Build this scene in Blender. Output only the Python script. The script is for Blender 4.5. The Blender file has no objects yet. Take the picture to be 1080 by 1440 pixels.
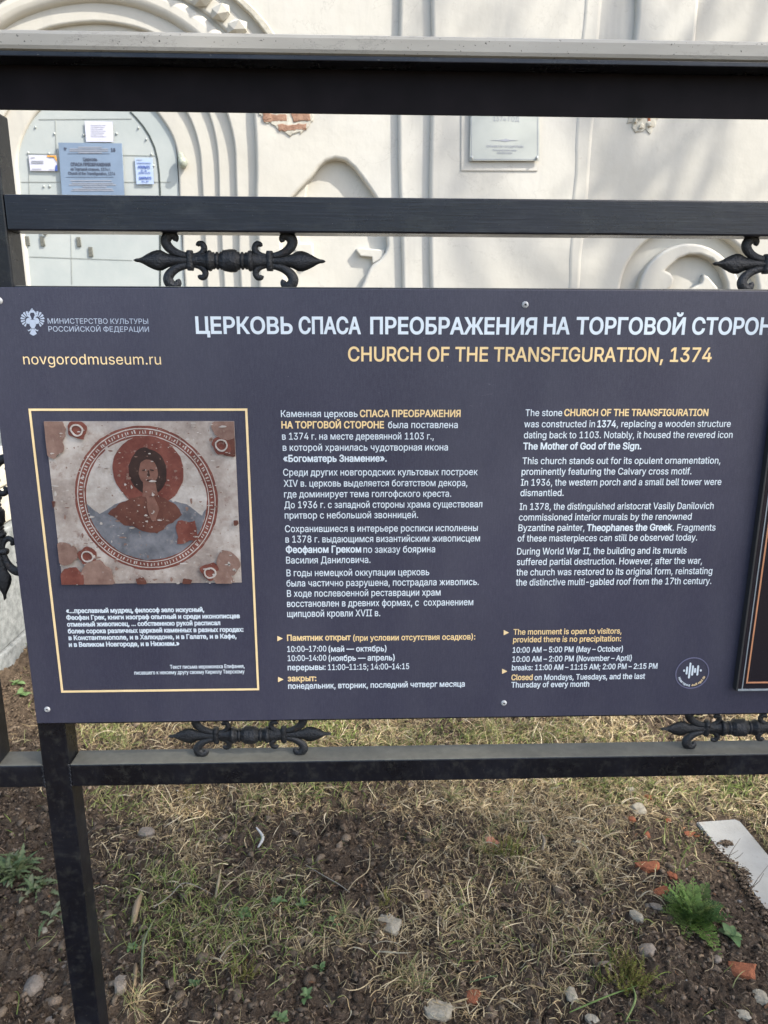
import bpy, bmesh, math, random, os
import numpy as np
from mathutils import Vector, Matrix
random.seed(7); RNG = np.random.default_rng(7)
S = bpy.context.scene
COL = S.collection
R = math.radians

# ------------------------------------------------------------ camera, sky, sun, exposure
F_PX = 1040.0
PITCH, YAW, ROLL = R(14.4), R(1.95), R(0.2)
CAM = Vector((0.0, -1.0, 1.5))
fw = Vector((math.sin(YAW) * math.cos(PITCH), math.cos(YAW) * math.cos(PITCH), -math.sin(PITCH)))
rt0 = Vector((math.cos(YAW), -math.sin(YAW), 0.0))
up0 = rt0.cross(fw)
rt = rt0 * math.cos(ROLL) + up0 * math.sin(ROLL)
up = up0 * math.cos(ROLL) - rt0 * math.sin(ROLL)
cd = bpy.data.cameras.new('camera')
cd.sensor_fit = 'VERTICAL'; cd.sensor_height = 36.0; cd.lens = F_PX / 1440.0 * 36.0
cd.clip_start = 0.02; cd.clip_end = 400
cd.dof.use_dof = True; cd.dof.focus_distance = 1.02; cd.dof.aperture_fstop = 16
cam = bpy.data.objects.new('camera', cd); COL.objects.link(cam)
m = Matrix((rt, up, -fw)).transposed().to_4x4(); m.translation = CAM
cam.matrix_world = m
S.camera = cam

SUN = Vector((0.60, -0.36, 0.71)).normalized()
w = bpy.data.worlds.new("World"); S.world = w; w.use_nodes = True
nt = w.node_tree; nt.nodes.clear()
sky = nt.nodes.new('ShaderNodeTexSky'); sky.sky_type = 'NISHITA'; sky.sun_disc = False
sky.sun_elevation = math.asin(SUN.z); sky.sun_rotation = math.atan2(SUN.x, SUN.y)
sky.dust_density = 2.2; sky.air_density = 1.0; sky.altitude = 0
bg = nt.nodes.new('ShaderNodeBackground'); bg.inputs[1].default_value = 0.15
wo = nt.nodes.new('ShaderNodeOutputWorld')
nt.links.new(sky.outputs[0], bg.inputs[0]); nt.links.new(bg.outputs[0], wo.inputs[0])
sl = bpy.data.lights.new('sun', 'SUN'); sl.energy = 2.7; sl.angle = R(0.53); sl.color = (1.0, 0.95, 0.87)
so = bpy.data.objects.new('sun', sl); COL.objects.link(so)
so.rotation_euler = (-SUN).to_track_quat('-Z', 'Y').to_euler(); so.location = (6, -6, 12)
S.view_settings.view_transform = 'Standard'; S.view_settings.look = 'None'
S.view_settings.exposure = 1.45; S.view_settings.gamma = 1.0
S.view_settings.use_curve_mapping = False
S.render.engine = 'CYCLES'
S.cycles.max_bounces = 7; S.cycles.diffuse_bounces = 4

def ray(px, py):
    return fw + rt * ((px - 540) / F_PX) + up * ((720 - py) / F_PX)
def at(px, py, Y=0.0):
    d = ray(px, py); t = (Y - CAM.y) / d.y
    return CAM + d * t
def atz(px, py, Z=0.0):
    d = ray(px, py); t = (Z - CAM.z) / d.z
    return CAM + d * t

# ------------------------------------------------------------ tagging helpers
def tag(o, label=None, cat=None, group=None, kind=None):
    if label: o['label'] = label
    if cat: o['category'] = cat
    if group: o['group'] = group
    if kind: o['kind'] = kind
    return o
def empty(name, loc, label=None, cat=None, group=None):
    o = bpy.data.objects.new(name, None); o.empty_display_size = 0.05
    COL.objects.link(o); o.location = loc
    return tag(o, label, cat, group)
bpy_dirty = []
def link(name, me, mat=None, parent=None, loc=None):
    o = bpy.data.objects.new(name, me); COL.objects.link(o)
    if mat is not None and len(me.materials) == 0: me.materials.append(mat)
    if loc is not None: o.location = loc
    if parent is not None:
        o.parent = parent
        # geometry is written in world coordinates: cancel the parent's offset
        if loc is None:
            off = Vector(parent.location)
            p = parent.parent
            while p is not None:
                off += Vector(p.location); p = p.parent
            o.location = -off
    return o
def bm_obj(name, bm, mat, parent=None, smooth=False, loc=None):
    me = bpy.data.meshes.new(name); bm.normal_update(); bm.to_mesh(me); bm.free()
    if smooth: me.polygons.foreach_set('use_smooth', [True] * len(me.polygons))
    return link(name, me, mat, parent, loc)
def np_mesh(name, V, Fq, mat, col=None, parent=None, smooth=False):
    V = np.asarray(V, dtype=np.float32); Fq = np.asarray(Fq, dtype=np.int32)
    k = Fq.shape[1]
    me = bpy.data.meshes.new(name)
    me.vertices.add(len(V)); me.vertices.foreach_set('co', V.ravel())
    me.loops.add(Fq.size); me.loops.foreach_set('vertex_index', Fq.ravel())
    me.polygons.add(len(Fq)); me.polygons.foreach_set('loop_start', np.arange(len(Fq), dtype=np.int32) * k)
    if smooth: me.polygons.foreach_set('use_smooth', np.ones(len(Fq), dtype=bool))
    me.update(calc_edges=True)
    if col is not None:
        a = me.color_attributes.new('tone', 'FLOAT_COLOR', 'POINT')
        c = np.ones((len(V), 4), dtype=np.float32); c[:, :3] = col
        a.data.foreach_set('color', c.ravel())
    me.validate()
    return link(name, me, mat, parent)

# ------------------------------------------------------------ materials
class NT:
    def __init__(s, name):
        s.m = bpy.data.materials.new(name); s.m.use_nodes = True
        s.t = s.m.node_tree; s.b = s.t.nodes['Principled BSDF']
        s.tc = s.n('ShaderNodeTexCoord')
    def n(s, k, **kw):
        x = s.t.nodes.new(k)
        for a, v in kw.items(): setattr(x, a, v)
        return x
    def l(s, a, b): s.t.links.new(a, b)
    def noise(s, scale, detail=4, rough=0.55, vec=None, stretch=None, dist=0.0):
        x = s.n('ShaderNodeTexNoise'); x.inputs['Scale'].default_value = scale
        x.inputs['Detail'].default_value = detail; x.inputs['Roughness'].default_value = rough
        x.inputs['Distortion'].default_value = dist
        v = vec or s.tc.outputs['Object']
        if stretch:
            mp = s.n('ShaderNodeMapping'); mp.inputs['Scale'].default_value = stretch
            s.l(v, mp.inputs[0]); v = mp.outputs[0]
        s.l(v, x.inputs['Vector']); return x.outputs['Fac']
    def ramp(s, fac, stops):
        x = s.n('ShaderNodeValToRGB'); e = x.color_ramp.elements
        while len(e) < len(stops): e.new(0.5)
        for q, (p, c) in zip(e, stops):
            q.position = p; q.color = (*c, 1) if len(c) == 3 else c
        s.l(fac, x.inputs[0]); return x.outputs[0]
    def mix(s, fac, a, b, mode='MIX'):
        x = s.n('ShaderNodeMix', data_type='RGBA', blend_type=mode)
        for val, sock in ((fac, x.inputs[0]), (a, x.inputs[6]), (b, x.inputs[7])):
            if hasattr(val, 'is_output') or isinstance(val, bpy.types.NodeSocket): s.l(val, sock)
            else: sock.default_value = val if not isinstance(val, tuple) else (*val, 1)
        return x.outputs[2]
    def math(s, op, a, b=0.5, clamp=False):
        x = s.n('ShaderNodeMath', operation=op); x.use_clamp = clamp
        for v, i in ((a, 0), (b, 1)):
            if isinstance(v, bpy.types.NodeSocket): s.l(v, x.inputs[i])
            else: x.inputs[i].default_value = v
        return x.outputs[0]
    def bump(s, h, dist, strength=1.0, nrm=None):
        x = s.n('ShaderNodeBump'); x.inputs['Distance'].default_value = dist
        x.inputs['Strength'].default_value = strength
        s.l(h, x.inputs['Height'])
        if nrm: s.l(nrm, x.inputs['Normal'])
        return x.outputs[0]
    def set(s, col=None, rough=None, nrm=None, spec=None, metal=None):
        for v, k in ((col, 'Base Color'), (rough, 'Roughness'), (nrm, 'Normal'), (spec, 'Specular IOR Level'), (metal, 'Metallic')):
            if v is None: continue
            if isinstance(v, bpy.types.NodeSocket): s.l(v, s.b.inputs[k])
            else: s.b.inputs[k].default_value = (*v, 1) if isinstance(v, tuple) else v
        return s.m
    def facing_up(s):
        g = s.n('ShaderNodeNewGeometry'); x = s.n('ShaderNodeSeparateXYZ'); s.l(g.outputs['Normal'], x.inputs[0])
        return x.outputs[2]

def lin(r, g, b):
    f = lambda c: (c / 255 / 12.92) if c / 255 <= 0.04045 else ((c / 255 + 0.055) / 1.055) ** 2.4
    return (f(r), f(g), f(b))

def mat_black():
    a = NT('black_paint')
    fine = a.noise(330, 5, 0.7, stretch=(0.035, 1, 1), dist=0.4); big = a.noise(9, 5, 0.65); spk = a.noise(420, 2, 0.5); mid = a.noise(45, 5, 0.7, stretch=(0.4, 1, 1))
    c = a.ramp(big, [(0.3, (0.004, 0.005, 0.008)), (0.62, (0.008, 0.010, 0.016)), (0.8, (0.020, 0.023, 0.030))])
    c = a.mix(a.math('MULTIPLY', a.ramp(mid, [(0.5, (0,) * 3), (0.75, (1,) * 3)]), 0.3), c, (0.06, 0.065, 0.06))
    sc = a.ramp(fine, [(0.5, (0, 0, 0)), (0.72, (1, 1, 1))])
    c = a.mix(a.math('MULTIPLY', sc, 0.30), c, (0.05, 0.055, 0.068))
    sp = a.ramp(spk, [(0.71, (0, 0, 0)), (0.76, (1, 1, 1))])
    c = a.mix(a.math('MULTIPLY', sp, 0.5), c, (0.25, 0.24, 0.21))
    upf = a.facing_up()
    du = a.math('MULTIPLY', a.math('SUBTRACT', upf, 0.55), 4.0, True)
    du = a.math('MULTIPLY', du, a.ramp(big, [(0.2, (0.62,) * 3), (0.75, (0.95,) * 3)]))
    c = a.mix(du, c, a.mix(a.noise(18, 5), (0.12, 0.12, 0.10), (0.22, 0.215, 0.18)))
    rg = a.ramp(big, [(0.3, (0.2,) * 3), (0.75, (0.42,) * 3)])
    rg = a.mix(du, rg, (0.6, 0.6, 0.6))
    return a.set(c, rg, a.bump(fine, 0.0004, 0.7, a.bump(a.noise(25, 3), 0.0015, 0.3)), 0.38)
def mat_gloss():
    a = NT('smooth_black_paint')
    big = a.noise(7, 5, 0.6); spk = a.noise(420, 2, 0.5); mid = a.noise(60, 5, 0.75)
    c = a.ramp(big, [(0.35, (0.0035, 0.0038, 0.0055)), (0.6, (0.007, 0.008, 0.012)), (0.74, (0.022, 0.026, 0.032))])
    c = a.mix(a.math('MULTIPLY', a.ramp(mid, [(0.5, (0,) * 3), (0.75, (1,) * 3)]), 0.45), c, (0.06, 0.06, 0.05))
    c = a.mix(a.math('MULTIPLY', a.ramp(spk, [(0.70, (0, 0, 0)), (0.76, (1, 1, 1))]), 0.5), c, (0.22, 0.2, 0.17))
    du = a.math('MULTIPLY', a.math('SUBTRACT', a.facing_up(), 0.55), 4.0, True)
    c = a.mix(a.math('MULTIPLY', du, a.ramp(mid, [(0.3, (0.7,) * 3), (0.7, (0.95,) * 3)])), c, a.mix(a.noise(18, 5), (0.10, 0.10, 0.083), (0.19, 0.185, 0.15)))
    rg = a.mix(du, a.ramp(big, [(0.3, (0.22,) * 3), (0.75, (0.4,) * 3)]), (0.6, 0.6, 0.6))
    return a.set(c, rg, a.bump(mid, 0.0008, 0.4), 0.35)
def mat_cast():
    a = NT('cast_iron_paint')
    n = a.noise(350, 4, 0.6); b = a.noise(40, 4)
    c = a.ramp(b, [(0.35, (0.009, 0.010, 0.012)), (0.75, (0.018, 0.020, 0.023))])
    rust = a.ramp(a.noise(22, 6, 0.7), [(0.66, (0, 0, 0)), (0.74, (1, 1, 1))])
    c = a.mix(a.math('MULTIPLY', rust, 0.45), c, (0.06, 0.035, 0.018))
    ds = a.math('MULTIPLY', a.math('SUBTRACT', a.facing_up(), 0.45), 2.0, True); c = a.mix(a.math('MULTIPLY', ds, 0.4), c, (0.07, 0.068, 0.058))
    return a.set(c, a.ramp(b, [(0.3, (0.3,) * 3), (0.7, (0.58,) * 3)]), a.bump(n, 0.0018, 0.9, a.bump(b, 0.004, 0.6)), 0.45)
def mat_cap():
    a = NT('weathered_grey_cap')
    b = a.noise(14, 6, 0.6, stretch=(0.25, 1, 1)); sp = a.noise(260, 2); cr = a.noise(5, 9, 0.75, stretch=(0.35, 1, 1))
    c = a.ramp(b, [(0.3, (0.28, 0.268, 0.23)), (0.7, (0.39, 0.373, 0.325))])
    c = a.mix(a.ramp(sp, [(0.68, (0, 0, 0)), (0.73, (1, 1, 1))]), c, (0.06, 0.055, 0.05))
    crk = a.ramp(cr, [(0.493, (0, 0, 0)), (0.5, (1, 1, 1)), (0.507, (0, 0, 0))])
    c = a.mix(a.math('MULTIPLY', crk, 0.25), c, (0.05, 0.05, 0.05))
    return a.set(c, 0.6, a.bump(b, 0.002, 0.5), 0.3)
def mat_board():
    a = NT('navy_print')
    b = a.noise(5, 4, 0.5); f = a.noise(900, 2); sp = a.noise(240, 3, 0.6); sc = a.noise(50, 3, 0.8, stretch=(1, 1, 7), dist=1.5)
    c = a.ramp(b, [(0.3, (0.031, 0.031, 0.051)), (0.7, (0.041, 0.041, 0.064))])
    c = a.mix(a.ramp(f, [(0.4, (0,) * 3), (0.75, (0.35,) * 3)]), c, (0.075, 0.078, 0.11))
    c = a.mix(a.math('MULTIPLY', a.ramp(sp, [(0.765, (0,) * 3), (0.79, (1,) * 3)]), 0.55), c, (0.35, 0.35, 0.38))
    c = a.mix(a.math('MULTIPLY', a.ramp(a.math('MULTIPLY', sc, a.noise(9, 2)), [(0.49, (0,) * 3), (0.52, (1,) * 3)]), 0.3), c, (0.25, 0.25, 0.28))
    dz = a.noise(4, 6, 0.7, stretch=(1, 1, 0.25)); c = a.mix(a.math('MULTIPLY', a.ramp(dz, [(0.45, (0,) * 3), (0.75, (1,) * 3)]), 0.3), c, (0.10, 0.10, 0.112))
    wv = a.n('ShaderNodeTexNoise'); c = a.mix(a.math('MULTIPLY', a.ramp(a.noise(500, 2, 0.5, stretch=(1, 1, 0.15)), [(0.45, (0,) * 3), (0.7, (1,) * 3)]), 0.18), c, (0.09, 0.092, 0.12))
    return a.set(c, a.ramp(dz, [(0.3, (0.3,) * 3), (0.7, (0.48,) * 3)]), a.bump(f, 0.0002, 0.3, a.bump(a.noise(3, 2), 0.006, 0.6)), 0.4)
def mat_flat(name, c1, rough=0.5, var=0.08, scale=40, spec=0.3):
    a = NT(name)
    k = a.noise(scale, 4)
    c = a.ramp(k, [(0.25, tuple(x * (1 - var) for x in c1)), (0.75, tuple(min(1, x * (1 + var)) for x in c1))])
    return a.set(c, rough, None, spec)
def mat_plaster():
    a = NT('whitewashed_plaster')
    b = a.noise(0.9, 6, 0.6); d = a.noise(7, 6, 0.6, stretch=(1, 1, 0.45)); s_ = a.noise(2.6, 7, 0.72, stretch=(2.2, 1, 0.22)); f = a.noise(55, 4, 0.6)
    c = a.ramp(b, [(0.25, (0.455, 0.43, 0.365)), (0.5, (0.505, 0.483, 0.42)), (0.8, (0.53, 0.513, 0.46))])
    c = a.mix(a.math('MULTIPLY', a.ramp(d, [(0.55, (0,) * 3), (0.8, (1,) * 3)]), 0.2), c, (0.37, 0.345, 0.29))
    c = a.mix(a.math('MULTIPLY', a.ramp(s_, [(0.56, (0,) * 3), (0.75, (1,) * 3)]), 0.3), c, (0.33, 0.32, 0.30))
    ck = a.noise(1.7, 10, 0.62, dist=0.6); crk = a.ramp(ck, [(0.4965, (0,) * 3), (0.5, (1,) * 3), (0.5035, (0,) * 3)])
    c = a.mix(a.math('MULTIPLY', a.math('MULTIPLY', crk, a.ramp(b, [(0.5, (0,) * 3), (0.6, (1,) * 3)])), 0.35), c, (0.22, 0.20, 0.17))
    sp = a.noise(24, 3, 0.6); c = a.mix(a.math('MULTIPLY', a.ramp(sp, [(0.72, (0,) * 3), (0.78, (1,) * 3)]), 0.35), c, (0.30, 0.24, 0.16))
    br = a.noise(30, 4, 0.6, stretch=(1, 1, 0.18), dist=0.5)
    c = a.mix(a.math('MULTIPLY', a.ramp(br, [(0.45, (0,) * 3), (0.7, (1,) * 3)]), 0.12), c, (0.40, 0.38, 0.33))
    n = a.bump(br, 0.0015, 0.4, None); n = a.bump(b, 0.05, 0.35, a.bump(d, 0.002, 0.3, a.bump(f, 0.0004, 0.3)))
    return a.set(c, 0.9, n, 0.15)
def mat_soil():
    a = NT('dark_soil')
    b = a.noise(3.2, 5, 0.6); d = a.noise(38, 7, 0.7); f = a.noise(210, 5, 0.7)
    c = a.ramp(b, [(0.35, (0.032, 0.0225, 0.016)), (0.62, (0.085, 0.061, 0.042))])
    c = a.mix(a.ramp(d, [(0.38, (0,) * 3), (0.72, (1,) * 3)]), c, (0.17, 0.126, 0.085))
    c = a.mix(a.math('MULTIPLY', a.ramp(f, [(0.5, (0,) * 3), (0.8, (1,) * 3)]), 0.6), c, (0.27, 0.21, 0.15))
    c = a.mix(a.ramp(f, [(0.2, (0.6,) * 3), (0.42, (0,) * 3)]), c, (0.022, 0.015, 0.011))
    n = a.bump(d, 0.022, 0.9, a.bump(f, 0.006, 0.9))
    return a.set(c, 0.95, n, 0.12)
def mat_tone(name, rough=0.7, trans=0.0, spec=0.25):
    a = NT(name)
    v = a.n('ShaderNodeVertexColor'); v.layer_name = 'tone'
    c = a.mix(a.ramp(a.noise(120, 3), [(0.3, (0,) * 3), (0.8, (0.3,) * 3)]), v.outputs[0], (0.05, 0.04, 0.03))
    a.set(c, rough, None, spec)
    if trans:
        tr = a.n('ShaderNodeBsdfTranslucent'); a.l(c, tr.inputs[0])
        mx = a.n('ShaderNodeMixShader'); mx.inputs[0].default_value = trans
        a.l(a.b.outputs[0], mx.inputs[1]); a.l(tr.outputs[0], mx.inputs[2])
        a.l(mx.outputs[0], a.t.nodes['Material Output'].inputs[0])
    return a.m
def mat_clod():
    m_ = mat_tone('soil_crumbs', 0.95, 0, 0.1); t = m_.node_tree; b = t.nodes['Principled BSDF']
    tc = t.nodes.new('ShaderNodeTexCoord'); n = t.nodes.new('ShaderNodeTexNoise'); n.inputs['Scale'].default_value = 260; n.inputs['Detail'].default_value = 5
    t.links.new(tc.outputs['Object'], n.inputs['Vector']); u = t.nodes.new('ShaderNodeBump'); u.inputs['Distance'].default_value = 0.006
    t.links.new(n.outputs['Fac'], u.inputs['Height']); t.links.new(u.outputs[0], b.inputs['Normal']); return m_
def mat_rock(name, c1, c2, scale=30, bd=0.004, rough=0.85):
    a = NT(name)
    n = a.noise(scale, 6, 0.65); n2 = a.noise(scale * 5, 4)
    c = a.ramp(n, [(0.3, c1), (0.7, c2)])
    c = a.mix(a.math('MULTIPLY', a.ramp(n2, [(0.55, (0,) * 3), (0.75, (1,) * 3)]), 0.4), c, tuple(x * 0.45 for x in c1))
    return a.set(c, rough, a.bump(n, bd, 0.8, a.bump(n2, bd * 0.3, 0.8)), 0.2)
def mat_marble():
    a = NT('weathered_white_marble')
    n = a.noise(7, 7, 0.65); g = a.noise(160, 4, 0.7); st = a.noise(11, 4, 0.6)
    c = a.ramp(n, [(0.3, (0.29, 0.283, 0.25)), (0.7, (0.39, 0.382, 0.345))])
    c = a.mix(a.ramp(g, [(0.6, (0,) * 3), (0.78, (0.75,) * 3)]), c, (0.2, 0.19, 0.17))
    c = a.mix(a.ramp(st, [(0.66, (0,) * 3), (0.75, (0.7,) * 3)]), c, (0.3, 0.25, 0.19))
    return a.set(c, 0.7, a.bump(g, 0.002, 0.6), 0.25)
def mat_doorpaint():
    a = NT('pale_grey_green_door_paint')
    n = a.noise(3, 6, 0.65); s_ = a.noise(8, 6, 0.7, stretch=(2, 1, 0.2))
    c = a.ramp(n, [(0.3, (0.33, 0.36, 0.345)), (0.7, (0.40, 0.42, 0.395))])
    c = a.mix(a.math('MULTIPLY', a.ramp(s_, [(0.6, (0,) * 3), (0.75, (1,) * 3)]), 0.3), c, (0.36, 0.37, 0.34))
    return a.set(c, 0.5, a.bump(n, 0.008, 0.4), 0.3)

M = dict(black=mat_black(), gloss=mat_gloss(), cast=mat_cast(), cap=mat_cap(), board=mat_board(), plaster=mat_plaster(), soil=mat_soil(),
         white=mat_flat('white_print', (0.64, 0.71, 0.74), 0.5, 0.05), gold=mat_flat('gold_print', (0.80, 0.59, 0.29), 0.5, 0.08),
         goldline=mat_flat('pale_gold_print', (0.84, 0.64, 0.34), 0.5, 0.08),
         ring=mat_flat('grey_violet_print', (0.14, 0.14, 0.21), 0.5, 0.05), emblem=mat_flat('silver_print', (0.40, 0.46, 0.55), 0.5, 0.08, 300),
         screw=mat_flat('zinc_screw', (0.42, 0.43, 0.42), 0.35, 0.3, 300, 0.6), slot=mat_flat('dark_slot', (0.03, 0.03, 0.03), 0.6),
         copper=mat_flat('copper_print', (0.50, 0.23, 0.12), 0.4, 0.1), marble=mat_marble(), door=mat_doorpaint(),
         straw=mat_tone('dry_straw', 0.65, 0.15), green=mat_tone('green_blades', 0.55, 0.3), clod=mat_clod(),
         brick=mat_rock('red_brick', (0.21, 0.075, 0.038), (0.34, 0.125, 0.062), 60, 0.010),
         oldbrick=mat_rock('weathered_brick', (0.20, 0.105, 0.07), (0.40, 0.25, 0.17), 18, 0.012),
         matte_shade=mat_flat('shaded_black_plate', (0.0062, 0.0046, 0.0055), 0.65, 0.5, 22, 0.12),  # fascia black, with its shade put into the darker colour
         stone=mat_rock('grey_stone', (0.17, 0.14, 0.105), (0.32, 0.265, 0.205), 40, 0.008),
         pale=mat_rock('pale_limestone', (0.24, 0.21, 0.15), (0.43, 0.385, 0.29), 45, 0.009),
         granite=mat_rock('grey_granite', (0.13, 0.14, 0.135), (0.30, 0.31, 0.30), 26, 0.004),
         lime=mat_rock('buff_limestone', (0.40, 0.37, 0.30), (0.56, 0.53, 0.44), 14, 0.008),
         bark=mat_rock('tree_bark', (0.05, 0.04, 0.03), (0.12, 0.10, 0.08), 20, 0.02))

# ------------------------------------------------------------ noise helper
def vnoise(x, y, seed=0):
    xi = np.floor(x).astype(np.int64); yi = np.floor(y).astype(np.int64)
    xf = x - xi; yf = y - yi
    def h(a, b):
        n = (a * 374761393 + b * 668265263 + seed * 1442695041) & 0xFFFFFFFF
        n = ((n ^ (n >> 13)) * 1274126177) & 0xFFFFFFFF
        return ((n ^ (n >> 16)) & 0xFFFF) / 65535.0
    u = xf * xf * (3 - 2 * xf); v = yf * yf * (3 - 2 * yf)
    return (h(xi, yi) * (1 - u) + h(xi + 1, yi) * u) * (1 - v) + (h(xi, yi + 1) * (1 - u) + h(xi + 1, yi + 1) * u) * v
def fbm(x, y, oct=5, seed=0, g=0.5):
    s = 0; a = 1; t = 0
    for k in range(oct):
        s = s + a * vnoise(x * 2 ** k + 17.3 * k, y * 2 ** k - 9.1 * k, seed + k); t += a; a *= g
    return s / t

# ------------------------------------------------------------ ground
def ground_z(x, y):
    x = np.asarray(x, float); y = np.asarray(y, float)
    near = np.exp(-((np.maximum(0, np.abs(x - 0.3) - 2.2)) ** 2 + (np.maximum(0, np.abs(y - 1.1) - 1.6)) ** 2) / 0.6)
    z = 0.05 * (fbm(x * 1.6, y * 1.6, 3, 1) - 0.5) + near * (0.05 * (fbm(x * 9, y * 9, 5, 5, 0.62) - 0.5) + 0.020 * (np.abs(fbm(x * 34, y * 34, 3, 25, 0.6) - 0.5) * 2) ** .7 + 0.010 * (fbm(x * 60, y * 60, 3, 15, 0.6) - 0.5) + 0.034 * (np.abs(fbm(x * 26, y * 26, 4, 9, 0.65) - 0.5)) * 1.6)
    f = np.exp(-(((x - 1.02) / 0.22) ** 2 + ((y - 0.72) / 0.35) ** 2))
    return (z - 0.01) * (1 - f) - 0.0 * f
def axis(lo, hi, a, b, step):
    fine = np.arange(a, b, step)
    def grow(start, end, sgn):
        out = []; s = step; p = start
        while (p - end) * sgn < 0:
            s = min(s * 1.25, 3.0); p += s * sgn; out.append(p)
        return out
    return np.array(sorted(grow(a, lo, -1) + list(fine) + grow(b, hi, 1)))
gx = axis(-60, 60, -1.9, 1.9, 0.0065); gy = axis(-60, 60, 0.15, 2.3, 0.0065)
GX, GY = np.meshgrid(gx, gy)
GZ = ground_z(GX, GY)
nx, ny = len(gx), len(gy)
idx = np.arange(nx * ny).reshape(ny, nx)
Fq = np.stack([idx[:-1, :-1], idx[:-1, 1:], idx[1:, 1:], idx[1:, :-1]], -1).reshape(-1, 4)
g = np_mesh('ground', np.stack([GX, GY, GZ], -1).reshape(-1, 3), Fq, M['soil'], smooth=True)
tag(g, kind='structure')

# ------------------------------------------------------------ curve plate (outline with holes, real thickness)
def plate_mesh(name, loops, y_front, thick, bevel=0.0, bres=2):
    """loops: lists of (x,z); first is outline, rest holes. Front face at y_front, body going back."""
    cu = bpy.data.curves.new('tmp_outline', 'CURVE'); cu.dimensions = '2D'; cu.fill_mode = 'BOTH'
    cu.extrude = max(0.0005, thick / 2 - bevel); cu.bevel_depth = bevel; cu.bevel_resolution = bres
    cu.offset = -bevel
    for L in loops:
        sp = cu.splines.new('POLY'); sp.points.add(len(L) - 1); sp.use_cyclic_u = True
        for p, (x, z) in zip(sp.points, L): p.co = (x, z, 0, 1)
    ob = bpy.data.objects.new('tmp_outline', cu); COL.objects.link(ob)
    dg = bpy.context.evaluated_depsgraph_get()
    me = bpy.data.meshes.new_from_object(ob.evaluated_get(dg))
    bpy.data.objects.remove(ob); bpy.data.curves.remove(cu)
    me.name = name
    # local (x, z, n) -> world (x, y_front + thick/2 - n, z)
    me.transform(Matrix(((1, 0, 0, 0), (0, 0, -1, y_front + thick / 2), (0, 1, 0, 0), (0, 0, 0, 1))))
    return me
def plate(name, loops, y_front, thick, mat, parent=None, bevel=0.0, bres=2):
    return link(name, plate_mesh(name, loops, y_front, thick, bevel, bres), mat, parent)
def wob(L, step=0.06, amp=0.006, seed=0, closed=True):
    out = []
    n = len(L)
    for i in range(n if closed else n - 1):
        a = Vector(L[i]); b = Vector(L[(i + 1) % n]); k = max(1, int((b - a).length / step))
        for j in range(k):
            p = a.lerp(b, j / k)
            q = float(vnoise(np.array(p.x * 5 + seed), np.array(p.y * 5 - seed), seed) - 0.5) * 2 * amp
            r = float(vnoise(np.array(p.x * 4 - 31), np.array(p.y * 4 + seed), seed + 3) - 0.5) * 2 * amp
            out.append((p.x + q, p.y + r))
    return out

# ------------------------------------------------------------ church wall
YW = 5.0
def W(px, py, Y=YW):
    p = at(px, py, Y); return (p.x, p.z)
CX, CY = 127, 229
def arch_px(r, y_base=700, a0=0, n=40, ry=None):
    pts = [(CX + r, y_base)]
    for i in range(n + 1):
        a = math.pi * i / n
        pts.append((CX + r * math.cos(a), CY - (ry or r) * math.sin(a)))
    pts.append((CX - r, y_base)); return pts
def mapW(P, Y=YW): return [W(x, y, Y) for x, y in P]
def jamb(P, Y=YW, zb=0.95):
    q = mapW(P, Y); x0, x1 = q[-2][0], q[1][0]
    q[0] = (x1, zb); q[-1] = (x0, zb); return q
church = empty('church_facade', (0, YW, 0), 'whitewashed stone church wall with stepped arched doorway and deep niches behind the sign', 'church')
# hood outline: wide arch over the beam line, narrower jambs below it
hood = []
zb = 0.95
j = W(CX + 228, 200); hood.append((j[0], zb)); hood.append(W(CX + 228, 112))
r = 310; a0 = math.asin((CY - 112) / r)
for i in range(49):
    a = a0 + (math.pi - 2 * a0) * i / 48
    hood.append(W(CX + r * math.cos(a), CY - r * math.sin(a)))
j2 = W(CX - 228, 112); hood.append(j2); hood.append((j2[0], zb))
keel = mapW([(402, 290), (412, 277), (425, 263), (438, 249), (449, 234), (459, 226), (472, 222.5), (485, 225), (497, 235), (508, 249), (520, 265), (531, 282), (538, 300), (543, 325), (545, 345), (542, 355), (535, 365), (524, 372), (517, 383), (512, 395), (506, 408), (500, 430), (480, 440), (440, 440), (415, 430), (404, 400), (400, 370), (396, 340), (397, 310)])
sock = mapW([(421, 341), (438, 341), (442, 345), (441, 366), (430, 372), (421, 366)])
left_edge = -7.5
xr1 = W(549, 250)[0] + 0.25
mainL = [(left_edge, 0.0 - 0.3), (xr1, -0.3), (xr1, 7.5), (left_edge, 7.5)]
o = plate('wall', [mainL, wob(hood, 0.05, 0.008, 1), wob(keel, 0.04, 0.004, 2)], YW, 0.5, M['plaster'], church, 0.024, 3)
C2 = (970, 416)
def circ(cx, cy, r, n=48, squash=1.0):
    return [(cx + r * math.cos(2 * math.pi * i / n), cy - r * squash * math.sin(2 * math.pi * i / n)) for i in range(n)]
def quad_plate(name, x0, x1, z0, z1, y, th, mat, parent, bevel=0.0):
    return plate(name, [[(x0, z0), (x1, z0), (x1, z1), (x0, z1)]], y, th, mat, parent, bevel)
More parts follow.
